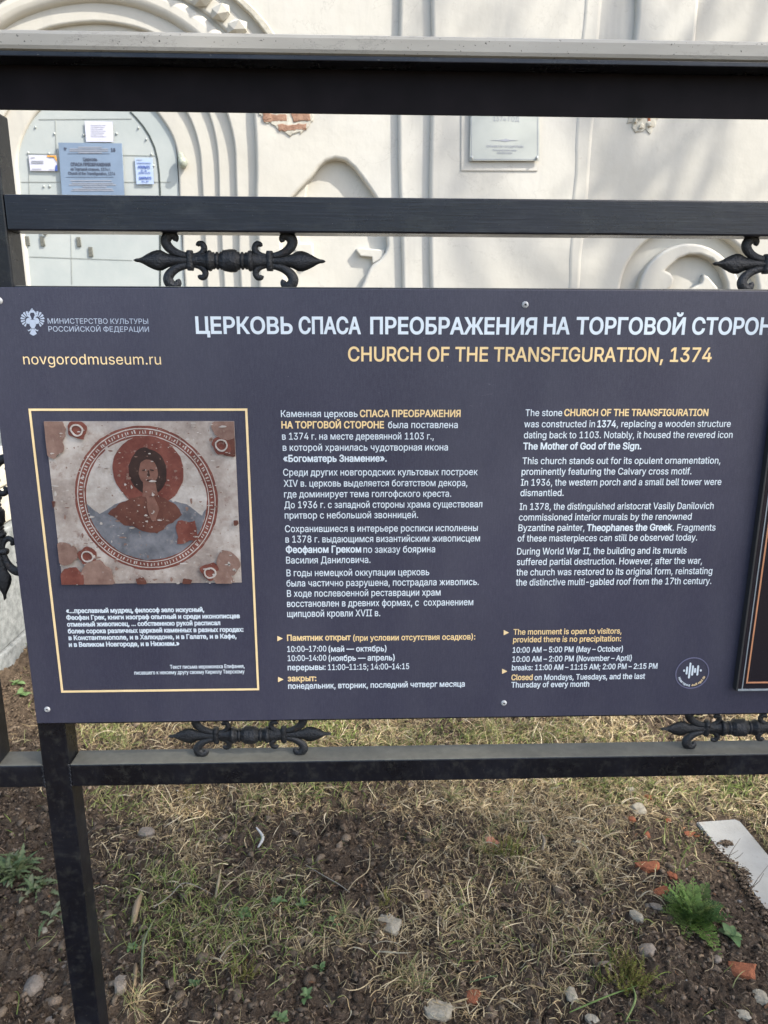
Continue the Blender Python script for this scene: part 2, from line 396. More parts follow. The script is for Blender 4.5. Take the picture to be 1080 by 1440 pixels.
# wavy step edges running the full height
def jag2(L, amp, seed, step=0.012, fr=45):
    out = []; n = len(L)
    for i in range(n):
        a_ = Vector(L[i]); b_ = Vector(L[(i + 1) % n]); k = max(1, int((b_ - a_).length / step))
        for j_ in range(k):
            p = a_.lerp(b_, j_ / k)
            q = fbm(np.array([p.x * fr + seed, p.x * fr - 7]), np.array([p.y * fr, p.y * fr + seed]), 3, seed) - .5
            out.append((p.x + q[0] * 2.4 * amp, p.y + q[1] * 2.4 * amp))
    return out
def vstep(px_top, px_bot, x_right, y_front, seed, holes=(), bevel=0.03):
    a = W(px_top, 0); b = W(px_bot, 400)
    L = []
    for i in range(40):
        z = -0.3 + i * 0.2
        t = (z - b[1]) / (a[1] - b[1]); t = max(-0.5, min(1.5, t))
        x = b[0] + (a[0] - b[0]) * t + 0.012 * math.sin(z * 2.7 + seed) + 0.01 * (float(vnoise(np.array(z * 3.1), np.array(0.5), seed)) - 0.5)
        L.append((x, z))
    P = [(x_right, 7.5), (x_right, -0.3)] + L
    return [P] + list(holes), y_front, bevel
P, yf, bv = vstep(561, 563, W(1700, 200)[0], 4.955, 3)
P.append(wob(mapW(circ(*C2, 97), 4.93), 0.04, 0.006, 4))
plate('pilaster', P, 4.955, 0.3, M['plaster'], church, 0.026, 4)
quad_plate('niche_floor', 1.6, 3.6, 0.8, 3.0, 4.995, 0.1, M['plaster'], church)
P, yf, bv = vstep(603, 605, W(1700, 200)[0], 4.91, 5, [wob(mapW(circ(*C2, 97), 4.91), 0.04, 0.006, 4)])
plate('pilaster', P, 4.91, 0.2, M['plaster'], church, 0.028, 4)
plate('niche_ring', [wob(mapW(circ(*C2, 73), 4.91), 0.04, 0.006, 5), wob(mapW([(945, 372), (955, 363), (970, 357.5), (986, 358), (1002, 365), (1015, 379), (1023, 398), (1026, 420), (1018, 450), (995, 470), (960, 470), (935, 450), (925, 430), (937, 412), (946, 402), (949, 392), (944, 384), (936, 380)], 4.91), 0.03, 0.003, 6)], 4.912, 0.2, M['plaster'], church, 0.02, 3)
plate('niche_boss', [wob(mapW([(991, 386), (997, 389), (1003, 396), (1010, 404), (1012, 412), (1000, 420), (992, 430), (960, 440), (956, 420), (975, 405), (988, 398)], 4.93), 0.03, 0.003, 7)], 4.935, 0.1, M['plaster'], church, 0.015, 3)
plate('niche_relief', [wob(mapW([(500, 350), (507, 348), (541, 351), (540, 361), (524, 371), (523, 361), (507, 360)], 5.0), 0.03, 0.003, 7)], 5.035, 0.2, M['plaster'], church, 0.008, 2)
plate('niche_relief', [wob(mapW([(414, 300), (421, 341), (439, 341), (441, 365), (430, 372), (412, 350), (405, 320)], 5.0), 0.03, 0.003, 8)], 5.04, 0.2, M['plaster'], church, 0.012, 2)
# back of niches
a = W(385, 215); b = W(555, 450)
quad_plate('niche_floor', a[0] - .1, b[0] + .05, b[1], a[1] + .1, 5.08, 0.1, M['plaster'], church)
# right-hand soft ridge of the lesene next to the plaque, and upper pilaster stub
def ridge(pts_l, pts_r, yfront, bev, seed, name='lesene'):
    L = [W(x, y, yfront) for x, y in pts_l] + [W(x, y, yfront) for x, y in reversed(pts_r)]
    plate(name, [wob(L, 0.08, 0.008, seed)], yfront, 0.12, M['plaster'], church, bev, 4)
ridge([(819, -200), (818, 0), (808, 170), (803, 280), (796, 400), (790, 700)], [(858, -200), (850, 0), (838, 170), (830, 280), (818, 400), (812, 700)], 4.903, 0.04, 3)
ridge([(899, -260), (896, 0), (890, 112)], [(990, -260), (985, 0), (975, 112)], 4.86, 0.03, 8)
# stepped arch orders inside the hood recess
hb = jamb(arch_px(330, ry=330)); 
def order(name, r_out, r_in, y, th, bev, seed, ry_in=None, top_only=False, mat='plaster'):
    outer = arch_px(r_out); inner = arch_px(r_in, ry=ry_in)
    Lo = jamb(outer, YW, 0.9); Li = jamb(inner, YW, 0.9)
    P = Lo + list(reversed(Li))
    return plate(name, [wob(P, 0.05, 0.005, seed)], y, th, M[mat], church, bev, 3)
def band(name, r_out, r_in, y, th, bev, seed, mat='plaster', ymax=115, d=0):
    P = []
    for r_, dr in ((r_out, 1), (r_in, -1)):
        a0 = math.asin((CY - ymax) / r_)
        for i in range(41):
            a = a0 + (math.pi - 2 * a0) * (i / 40 if dr > 0 else 1 - i / 40)
            P.append(W(CX + r_ * math.cos(a), CY - r_ * math.sin(a)))
    return plate(name, [wob(P, 0.05, 0.005, seed)], y, th, M[mat], church, bev, 3)
# floor of the hood recess with a hole for the doorway
a = W(CX - 340, 0); b = W(CX + 245, 0)
quad = [(a[0], 0.9), (W(CX + 250, 112)[0], 0.9), (W(CX + 318, 112)[0], W(0, 150)[1]), (W(CX + 325, 0)[0], 5.2), (a[0], 5.2)]
plate('arch_order', [quad, wob(jamb(arch_px(202, ry=203), YW, 0.91), 0.05, 0.006, 3)], 5.05, 0.3, M['plaster'], church, 0.016, 3)
order('arch_order', 215, 176, 5.09, 0.3, 0.014, 5, ry_in=190)
order('arch_order', 190, 151, 5.118, 0.3, 0.014, 6)
order('arch_order', 165, 116, 5.146, 0.3, 0.018, 7)
band('arch_roll', 262, 229, 5.0, 0.12, 0.055, 2)
band('arch_band', 292, 266, 5.02, 0.1, 0.02, 9)
band('brick_edge', 316, 306, 4.985, 0.1, 0.01, 12, 'lime')
# faceted rope ornament on the band
def lump(name, c, rad, mat, parent, seed, sub=1, flat=(1, 1, 1), smooth=False, jitter=0.25, rot=None):
    bm = bmesh.new(); bmesh.ops.create_icosphere(bm, subdivisions=sub, radius=1.0)
    rr = random.Random(seed)
    rm = rot if rot is not None else Matrix.Rotation(rr.random() * 6.28, 3, 'Z')
    for v in bm.verts:
        k = 1 + (rr.random() - 0.5) * 2 * jitter
        q = Vector((v.co.x * flat[0] * k, v.co.y * flat[1] * k, v.co.z * flat[2] * k)) * rad
        v.co = rm @ q + Vector(c)
    return bm_obj(name, bm, mat, parent, smooth)
for i, ang in enumerate(np.arange(36, 146, 6.6)):
    a = R(ang); x, z = W(CX + 281 * math.cos(a), CY - 281 * math.sin(a))
    lump('rope_bead', (x, 5.0, z), 0.075, M['plaster'], church, 50 + i, 1, (1.1, 0.8, 0.75), rot=Matrix.Rotation(-a + 0.6, 3, 'Y'), jitter=0.12)
# brick scar and broken plaster
def scar(pts, seed, name='bare_brick_patch'):
    q = [W(x, y, 4.999) for x, y in pts]
    plate(name, [jag2(q, 0.022, seed)], 4.992, 0.05, M['lime'], church, 0.004)
sc_out = [(362, 150), (366, 163), (372, 170), (384, 176), (394, 184), (408, 188), (424, 186), (436, 176), (441, 166), (438, 150), (425, 135), (380, 132)]
scar(sc_out, 4)
for (x0, y0, x1, y1, sd) in ((368, 150, 381, 168, 1), (369, 160, 403, 171, 2), (384, 146, 404, 158, 3), (409, 158, 437, 171, 4), (409, 140, 434, 155, 6), (390, 174, 432, 184, 5)):
    q = [(x0, y0 + 1), (x1 - 1, y0), (x1, y1 - 1), (x0 + 2, y1)]
    plate('brick', [jag2([W(x, y, 4.985) for x, y in q], 0.012, sd)], 4.984 + 0.003 * (sd % 3), 0.05, M['oldbrick'], church, 0.004)
q = [(880, 150), (884, 166), (882, 172), (890, 178), (898, 187), (906, 184), (915, 186), (921, 176), (926, 168), (918, 150)]
plate('broken_plaster', [jag2([W(x, y, 4.905) for x, y in q], 0.02, 9)], 4.903, 0.05, M['lime'], church, 0.006)
plate('brick', [[W(x, y, 4.90) for x, y in ((910, 150), (914, 150), (915, 170), (911, 172))]], 4.90, 0.02, M['brick'], church, 0.002)
for i, (x, y, r_) in enumerate(((893, 170, 0.035), (903, 178, 0.03), (912, 175, 0.03), (899, 165, 0.03))):
    px_, pz_ = W(x, y, 4.905); lump('rubble', (px_, 4.903, pz_), r_, M['lime'], church, 90 + i, 1, (1, .45, .8))
# church back and sides: closed mass
quad_plate('wall', -7.5, 11.5, -0.3, 7.5, 5.47, 1.0, M['plaster'], church)
quad_plate('cornice', -7.6, 11.6, 7.5, 7.75, 4.75, 1.9, M['plaster'], church, 0.03)

# ---- door
YD = 5.165
door = empty('arched_metal_door', (W(CX, 300, YD)[0], YD, 0.95), 'pale grey green riveted metal door with arched top in the church doorway', 'door')
dl = jamb(arch_px(122), YD, 0.955)
plate('door_leaf', [dl], YD, 0.04, M['door'], door)
def strip(P0, P1, wd, y, th, mat, parent, name, up_=True):
    (x0, z0), (x1, z1) = P0, P1
    d = Vector((x1 - x0, z1 - z0)); n = Vector((-d.y, d.x)).normalized() * wd / 2
    return plate(name, [[(x0 - n.x, z0 - n.y), (x1 - n.x, z1 - n.y), (x1 + n.x, z1 + n.y), (x0 + n.x, z0 + n.y)]], y, th, mat, parent)
# leaf boundary (dark gap line) and sheets
arc = [(182, 158), (190, 166), (200, 178), (209, 192), (216, 208), (220, 224), (222.5, 245), (224, 272), (224, 300), (224, 420)]
gap = NT('door_gap').set((0.04, 0.05, 0.045), 0.7)
cu = [W(x, y, YD) for x, y in arc]; cu2 = [W(x + 2.4, y - 1, YD) for x, y in arc]
plate('door_gap', [cu + cu2[::-1]], YD - 0.003, 0.003, gap, door)
seam = mat_flat('door_seam', (0.27, 0.285, 0.26), 0.6)
for (x0, y0, x1, y1) in ((55, 168, 185, 167), (38, 216, 218, 219), (172, 218, 173, 300), (78, 168, 79, 216), (40, 217, 42, 300), (42, 361, 186, 366), (30, 256, 240, 256), (100, 330, 101, 400)):
    strip(W(x0, y0, YD), W(x1, y1, YD), 0.005, YD - 0.003, 0.003, seam, door, 'sheet_seam')
for i, (x, y) in enumerate(((50, 179), (77, 188), (164, 188), (195, 180), (206, 196), (40, 215), (69, 216), (213, 217), (62, 262), (70, 262), (118, 190), (216, 233))):
    p = W(x, y, YD); lump('rivet', (p[0], YD - 0.002, p[1]), 0.011, M['door'], door, i, 1, (1, .7, 1), smooth=True, jitter=0)
latch = mat_flat('old_iron', (0.12, 0.12, 0.10), 0.7, 0.4, 60)
for i, (x, y) in enumerate(((39, 339), (60, 339), (111, 340), (128, 354))):
    p = W(x, y, YD)
    plate('lock_plate', [wob([(p[0] - .016, p[1] - .035), (p[0] + .016, p[1] - .035), (p[0] + .014, p[1] + .035), (p[0] - .014, p[1] + .035)], .02, .004, i)], YD - 0.012, 0.014, latch, door, 0.002)
pts = [W(x, y, YD) for x, y in ((60, 322), (61, 328), (64, 331), (67, 328), (68, 322))]
for k in range(4): strip(pts[k], pts[k + 1], 0.008, YD - 0.02, 0.01, latch, door, 'handle')
# steps up to the door and left parapet
st = empty('church_steps', (-1.9, 3.6, 0), 'pale limestone steps rising to the church door behind the sign', 'steps')
def box_bm(bm, x0, x1, y0, y1, z0, z1, bev=0.0):
    b2 = bmesh.new(); bmesh.ops.create_cube(b2, size=1)
    for v in b2.verts: v.co = Vector((x0 + (v.co.x + .5) * (x1 - x0), y0 + (v.co.y + .5) * (y1 - y0), z0 + (v.co.z + .5) * (z1 - z0)))
    if bev: bmesh.ops.bevel(b2, geom=list(b2.edges), offset=bev, segments=2, affect='EDGES', profile=0.5)
    me = bpy.data.meshes.new('x'); b2.to_mesh(me); b2.free(); bm.from_mesh(me); bpy.data.meshes.remove(me)
def box(name, x0, x1, y0, y1, z0, z1, mat, parent=None, bev=0.0):
    bm = bmesh.new(); box_bm(bm, x0, x1, y0, y1, z0, z1, bev); return bm_obj(name, bm, mat, parent)
for k in range(6):
    box('step', -3.3, -0.95, 3.4 + 0.27 * k, 5.3, 0.158 * k - 0.04, 0.158 * (k + 1), M['lime'], st, 0.012)

# ------------------------------------------------------------ text
try:
    fp = os.path.join(bpy.utils.resource_path('LOCAL'), 'datafiles', 'fonts', 'Inter.woff2')
    FONT = bpy.data.fonts.load(fp) if os.path.exists(fp) else None
except Exception:
    FONT = None
from mathutils.geometry import interpolate_bezier, delaunay_2d_cdt
def contours_of(body, space=1.0):
    cu = bpy.data.curves.new('tmp_text', 'FONT'); cu.body = body; cu.size = 1.0
    if FONT: cu.font = FONT
    cu.space_character = space
    ob = bpy.data.objects.new('tmp_text', cu); COL.objects.link(ob)
    dg = bpy.context.evaluated_depsgraph_get()
    c2 = ob.evaluated_get(dg).to_curve(dg)
    out = []
    for sp in c2.splines:
        P = []
        if sp.type == 'BEZIER':
            b = sp.bezier_points; n = len(b)
            for i in range(n):
                a_, c_ = b[i], b[(i + 1) % n]
                straight = (a_.handle_right - a_.co).cross(c_.co - a_.co).length < 1e-6 and (c_.handle_left - c_.co).cross(c_.co - a_.co).length < 1e-6
                q = [a_.co] if straight else interpolate_bezier(a_.co, a_.handle_right, c_.handle_left, c_.co, 5)[:-1]
                P += [(v[0], v[1]) for v in q]
        else:
            P = [(p.co[0], p.co[1]) for p in sp.points]
        Q = []
        for p in P:
            if not Q or abs(p[0] - Q[-1][0]) + abs(p[1] - Q[-1][1]) > 2e-3: Q.append(p)
        while len(Q) > 2 and abs(Q[0][0] - Q[-1][0]) + abs(Q[0][1] - Q[-1][1]) < 2e-3: Q.pop()
        if len(Q) > 2: out.append(Q)
    ob.evaluated_get(dg).to_curve_clear(); bpy.data.objects.remove(ob); bpy.data.curves.remove(cu)
    return out
def text_mesh(body, cap, wide, bold=0.0):
    """flat lettering from the font outlines: cap height in metres, scaled in x to be exactly `wide` metres;
    `bold` grows the outline (fraction of the em). Returns vertices (x, y) and triangles."""
    sz = cap / TEXT_CAP; cs = contours_of(body)
    if not cs: return np.zeros((0, 3)), []
    xs = [p[0] for c in cs for p in c]; x0, x1 = min(xs), max(xs)
    g_ = bold * 0.42 * sz; sx = (wide - 2 * g_) / (x1 - x0)
    area = lambda c: sum(c[i][0] * c[(i + 1) % len(c)][1] - c[(i + 1) % len(c)][0] * c[i][1] for i in range(len(c)))
    outer = 1 if sum(area(c) for c in cs) > 0 else -1
    V, E, A, B_e = [], [], [], []
    for c in cs:
        q = [Vector(((p[0] - x0) * sx + g_, p[1] * sz)) for p in c]; n = len(q); r_ = []
        for i in range(n):
            d1 = (q[i] - q[i - 1]); d2 = (q[(i + 1) % n] - q[i])
            n1 = Vector((d1.y, -d1.x)); n2 = Vector((d2.y, -d2.x))
            if n1.length < 1e-12 or n2.length < 1e-12: r_.append(q[i]); continue
            n1.normalize(); n2.normalize(); nn = n1 + n2
            nn = nn / max(0.6, nn.length_squared / 2) if nn.length > 1e-6 else n1
            r_.append(q[i] + nn * g_ * outer)
        n0 = len(V); V += [p * 1000 for p in r_]; E += [(n0 + i, n0 + (i + 1) % n) for i in range(n)]
    vo, eo, fo, ov, oe, of = delaunay_2d_cdt(V, E, [], 0, 1e-4, False)
    P = np.array([(v[0], v[1]) for v in V]); ia = np.array(E); a = P[ia[:, 0]]; b = P[ia[:, 1]]
    O = np.array([(v[0], v[1]) for v in vo]); T = np.array([f for f in fo if len(f) == 3]); c = O[T].mean(1)
    wn = np.zeros(len(T))
    for k in range(0, len(T), 400):
        cx_, cy_ = c[k:k + 400, 0][:, None], c[k:k + 400, 1][:, None]
        left = (b[:, 0] - a[:, 0]) * (cy_ - a[:, 1]) - (cx_ - a[:, 0]) * (b[:, 1] - a[:, 1])
        upw = (a[:, 1] <= cy_) & (b[:, 1] > cy_) & (left > 0); dnw = (a[:, 1] > cy_) & (b[:, 1] <= cy_) & (left < 0)
        wn[k:k + 400] = upw.sum(1) - dnw.sum(1)
    T = T[wn * outer > 0.5]
    return np.stack([O[:, 0] / 1000, O[:, 1] / 1000, np.zeros(len(O))], 1), [tuple(int(q) for q in t) for t in T]
def cap_of():
    cu = bpy.data.curves.new('tmp_text', 'FONT'); cu.body = 'H'
    if FONT: cu.font = FONT
    ob = bpy.data.objects.new('tmp_text', cu); COL.objects.link(ob)
    me = bpy.data.meshes.new_from_object(ob.evaluated_get(bpy.context.evaluated_depsgraph_get()))
    h = max(v.co.y for v in me.vertices); bpy.data.objects.remove(ob); bpy.data.curves.remove(cu); bpy.data.meshes.remove(me)
    return h
TEXT_CAP = cap_of()
def put_text(runs, Y, mat, parent, name='lettering', label=None):
    """runs: (body, px_left, px_right, py_baseline, cap_px, bold). All on plane y=Y, joined in one print."""
    V = []; Fc = []; n0 = 0
    for body, xl, xr, yb, cap, bold in runs:
        a = at(xl, yb, Y); b = at(xr, yb, Y); c = at(xl, yb - cap, Y)
        v, f = text_mesh(body, c.z - a.z, b.x - a.x, bold)
        q = np.stack([v[:, 0] + a.x, Y + 0 * v[:, 1], v[:, 1] + a.z], 1)
        V.append(q); Fc += [tuple(i + n0 for i in ff) for ff in f]; n0 += len(q)
    me = bpy.data.meshes.new(name); me.from_pydata(np.concatenate(V).tolist(), [], Fc); me.update()
    o = link(name, me, mat, parent)
    if label: o['label'] = label
    return o

# ------------------------------------------------------------ things fixed on the door and wall
def wall_sheet(name, pts, Y, th, mat, label, cat, part='sheet'):
    c = at(*pts[0], Y)
    e = empty(name, c, label, cat)
    plate(part, [[W(x, y, Y) for x, y in pts]], Y, th, mat, e)
    return e
blue = mat_flat('faded_blue_sign', (0.17, 0.225, 0.30), 0.45, 0.12, 6)
paper = mat_flat('white_paper', (0.52, 0.52, 0.58), 0.7, 0.05, 8)
bpaper = mat_flat('pale_blue_paper', (0.36, 0.44, 0.58), 0.6, 0.05, 8)
ink = mat_flat('dark_ink', (0.06, 0.07, 0.10), 0.7)
grey_ink = mat_flat('grey_ink', (0.28, 0.29, 0.32), 0.7)
e = wall_sheet('door_plaque', [(82, 200.5), (171, 201.5), (176, 300), (89, 300)], 5.135, 0.012, blue, 'blue-grey name plaque in the middle of the church door', 'plaque', 'backplate')
put_text([('Церковь', 117, 137, 226, 4.6, .05), ('СПАСА ПРЕОБРАЖЕНИЯ', 99.5, 155.5, 233, 4.4, .07), ('на Торговой стороне, 1374 г.', 99.5, 155.5, 239.5, 4.0, .05), ('Church of the Transfiguration, 1374', 96, 162, 245.5, 4.0, .05)], 5.1325, ink, e, 'name_line')
put_text([('18', 156, 162.5, 213, 4.6, .08)], 5.1325, ink, e, 'number')
for (x0, x1, y) in ((110, 143, 207), (98, 152, 209.6), (98, 152, 212.2), (110, 143, 214.8), (99, 157, 254), (101, 159, 257.5), (97, 163, 260), (116, 150, 262.8), (103, 158, 265.8), (100, 160, 268)):
    strip(W(x0, y, 5.1325), W(x1, y, 5.1325), 0.006, 5.1325, 0.001, grey_ink, e, 'print_line')
for (x0, x1, y) in ((95, 154, 216), (93, 160, 249)):
    strip(W(x0, y, 5.1325), W(x1, y, 5.1325), 0.002, 5.1325, 0.001, ink, e, 'rule')
p = [(90, 207), (94, 208), (92, 212), (89.5, 209)]
plate('crest', [[W(x, y, 5.1325) for x, y in p]], 5.1325, 0.001, ink, e)
e = wall_sheet('paper_notice', [(119, 170), (158, 171), (159.5, 199.5), (121, 199.5)], 5.150, 0.003, paper, 'white paper notice taped above the blue plaque on the door', 'notice')
for k in range(7): strip(W(128, 176 + k * 2.6, 5.148), W(149 - (k % 3) * 2, 176 + k * 2.6, 5.148), 0.003, 5.1475, 0.0008, mat_flat('faint_ink', (0.52, 0.52, 0.58), .7) if k == 0 else bpy.data.materials['faint_ink'], e, 'print_line')
e = wall_sheet('ticket_card', [(40, 218), (79, 218.5), (81, 240.5), (42.5, 240)], 5.150, 0.006, paper, 'white card with orange corner on the left of the church door', 'card')
org = mat_flat('orange_print', (0.62, 0.30, 0.06), .6); nav = mat_flat('blue_print', (0.06, 0.10, 0.30), .6)
plate('orange_corner', [[W(x, y, 5.146) for x, y in ((66, 218.3), (79, 218.6), (80, 228), (76, 221.5), (66, 220.5))]], 5.146, 0.001, org, e)
plate('blue_corner', [[W(x, y, 5.146) for x, y in ((78, 233), (80.4, 231), (81, 240.4), (77, 240.3))]], 5.146, 0.001, nav, e)
for (x0, x1, y, wd) in ((43, 49, 221.5, .004), (44, 61, 226.5, .006), (44, 61, 229, .006), (45, 58, 237.5, .004), (69, 76, 221, .005), (69, 76, 238, .003)):
    strip(W(x0, y, 5.146), W(x1, y, 5.146), wd, 5.146, 0.001, grey_ink, e, 'print_line')
e = wall_sheet('opening_hours_notice', [(189.5, 222), (214, 222), (216.5, 259), (192, 259)], 5.150, 0.005, bpaper, 'pale blue opening hours notice on the right of the church door', 'notice')
put_text([('ОТКРЫТО', 194, 211, 236.8, 3.6, .09), ('ср – вс', 198, 206.5, 241, 2.4, .06), ('10:00–14:00', 194.5, 211.5, 244.2, 2.4, .06), ('ЗАКРЫТО', 195.5, 213, 252, 3.4, .09), ('пн, вт', 199, 209, 256.3, 2.4, .06)], 5.146, nav, e, 'opening_hours')
strip(W(192, 224.5, 5.146), W(200, 224.5, 5.146), .004, 5.146, .001, grey_ink, e, 'print_line')
strip(W(192, 229.2, 5.146), W(212, 229.4, 5.146), .004, 5.146, .001, nav, e, 'print_line')

# heritage plaque by the pilaster
YP = 4.878
recess = NT('plaque_mount').set((0.6, 0.58, 0.50), 0.9)
glass = mat_flat('silvery_plaque', (0.41, 0.425, 0.385), 0.4, 0.08, 5)
e = empty('heritage_plaque', at(710, 190, YP), 'silver grey heritage plaque reading 1374 ГОД on the white wall right of the pilasters', 'plaque')
plate('mount', [[W(x, y, 4.86) for x, y in ((650, 130), (761, 130), (758, 238.5), (649.5, 238.5))]], 4.902, 0.012, M['plaster'], e, 0.002)
plate('backplate', [[W(x, y, YP) for x, y in ((663, 100), (759, 100), (758.5, 226), (660.5, 226))]], YP, 0.008, glass, e, 0.001)
put_text([('1374 ГОД', 693.5, 730, 170, 6.6, .0)], YP - 0.002, grey_ink, e, 'year_line')
put_text([('ОХРАНЯЕТСЯ ГОСУДАРСТВОМ', 684, 736, 207, 2.8, .04), ('Регистрационный номер', 693, 726.5, 212, 2.4, .04), ('531510326130006', 699, 720.5, 216, 2.4, .04)], YP - 0.002, grey_ink, e, 'small_print')
cu = [(690, 197.3), (703, 196.7), (708, 196), (711, 195), (714, 196), (719, 196.7), (728.5, 197.3), (719, 197.9), (714, 198.6), (711, 199.4), (708, 198.6), (703, 197.9)]
plate('flourish', [[W(x, y, YP - .002) for x, y in cu]], YP - 0.002, 0.001, grey_ink, e)
for L in (((663, 224), (756, 224)), ((663, 120), (663, 224)), ((756, 120), (756, 224))):
    strip(W(*L[0], YP), W(*L[1], YP), 0.003, YP - 0.0015, 0.001, grey_ink, e, 'border_line')
for (x, y) in ((663.5, 222), (755, 222)):
    p = W(x, y, YP); lump('standoff_screw', (p[0], YP - 0.004, p[1]), 0.014, M['screw'], e, 3, 2, (1, .6, 1), True, 0)
# doorbell / sensor fitting on the arch
e = empty('wall_fitting', at(258, 232, 5.13), 'small grey green metal fitting on the plaster arch right of the door', 'fixture')
p = at(258.5, 228, 5.2)
gm = mat_flat('grey_green_metal', (0.30, 0.32, 0.26), .5, .3, 60)
lump('bulb', (at(260.5, 232, 5.2).x, 5.115, at(260, 232, 5.2).z), 0.04, gm, e, 5, 2, (.95, .9, 1), True, .06)
lump('neck', (at(257.8, 224, 5.2).x, 5.125, at(258, 224, 5.2).z), 0.028, gm, e, 6, 2, (.6, .9, 1.2), True, .1)

# ------------------------------------------------------------ iron fence carrying the sign
pA0 = at(59.5, 1079, 0).x; pA1 = pA0 + 0.040
GAP = 0.064
Zmid1, Zmid0 = at(540, 277.5, 0).z, at(540, 328.0, 0).z
Zb1, Zb0 = at(540, 1068.5, 0).z, at(540, 1099, 0).z
Ztop0 = at(540, 159.6, 0).z; Zcap0 = at(540, 77.5, -0.028).z; Zcap1 = at(540, 49.5, -0.028).z
fence = empty('iron_fence', (pA0, 0.02, 0), 'black painted iron fence frame with fleur de lis castings holding the blue info board', 'fence')
XR = 2.1
def tube(name, x0, x1, z0, z1, y0=0.0, y1=0.040, mat='black', bev=0.0022): return box(name, x0, x1, y0, y1, z0, z1, M[mat], fence, bev)
tube('post', pA0, pA1, -0.3, Ztop0 - 0.0005, mat='gloss')
tube('post', pA0 - GAP - 0.04, pA0 - GAP, Zb1 + 0.0005, Ztop0 - 0.0005, mat='gloss')
tube('post', 1.97, 2.01, -0.3, Ztop0 - 0.0005, mat='gloss')
tube('post', -1.9, -1.86, -0.3, Ztop0 - 0.0005, mat='gloss')
tube('rail', pA1 + 0.0005, 1.9695, Zmid0, Zmid1)
tube('rail', pA1 + 0.0005, 1.9695, Zb0, Zb1, mat='gloss')
Zh1 = Zmid0 - 0.066
tube('rail', pA1 + 0.0005, 1.9695, Zh1 - 0.04, Zh1)
tube('rail', pA1 + 0.0005, 1.9695, Zb1 + 0.068, Zb1 + 0.108)
tube('rail', -1.8595, pA0 - 0.0005, Zb0, Zb1, mat='gloss')
tube('rail', -1.8595, pA0 - GAP - 0.0405, Zmid0, Zmid1)
tube('fascia_plate', -1.9, 2.1, Ztop0, Zcap0 - 0.0065, 0.003, 0.0065, 'matte_shade', 0.0004)
tube('top_rail', -1.9, 2.1, Zcap0 - 0.030, Zcap0 - 0.0065, 0.0075, 0.05)
tube('cap_trim', -1.905, 2.105, Zcap0 - 0.006, Zcap0 - 0.0003, -0.0255, 0.055, bev=0.001)
bm = bmesh.new(); box_bm(bm, -1.92, 2.12, -0.028, 0.09, Zcap0, Zcap1 + 0.001, 0.005)
bm_obj('cap', bm, M['cap'], fence)
# weld beads where rails meet the post
rr = random.Random(4)
for (x, z0, z1) in ((pA1, Zb0, Zb1), (pA0, Zb0, Zb1)):
    bm = bmesh.new()
    k = 16
    for i in range(k):
        z = z0 + (z1 - z0) * (i + .5) / k
        bmesh.ops.create_icosphere(bm, subdivisions=1, radius=0.0016 + rr.random() * .0006, matrix=Matrix.Translation((x + (rr.random() - .5) * .001, 0.0, z)) @ Matrix.Diagonal((1, .5, 1.2, 1)))
    bm_obj('weld_bead', bm, M['black'], fence, True)

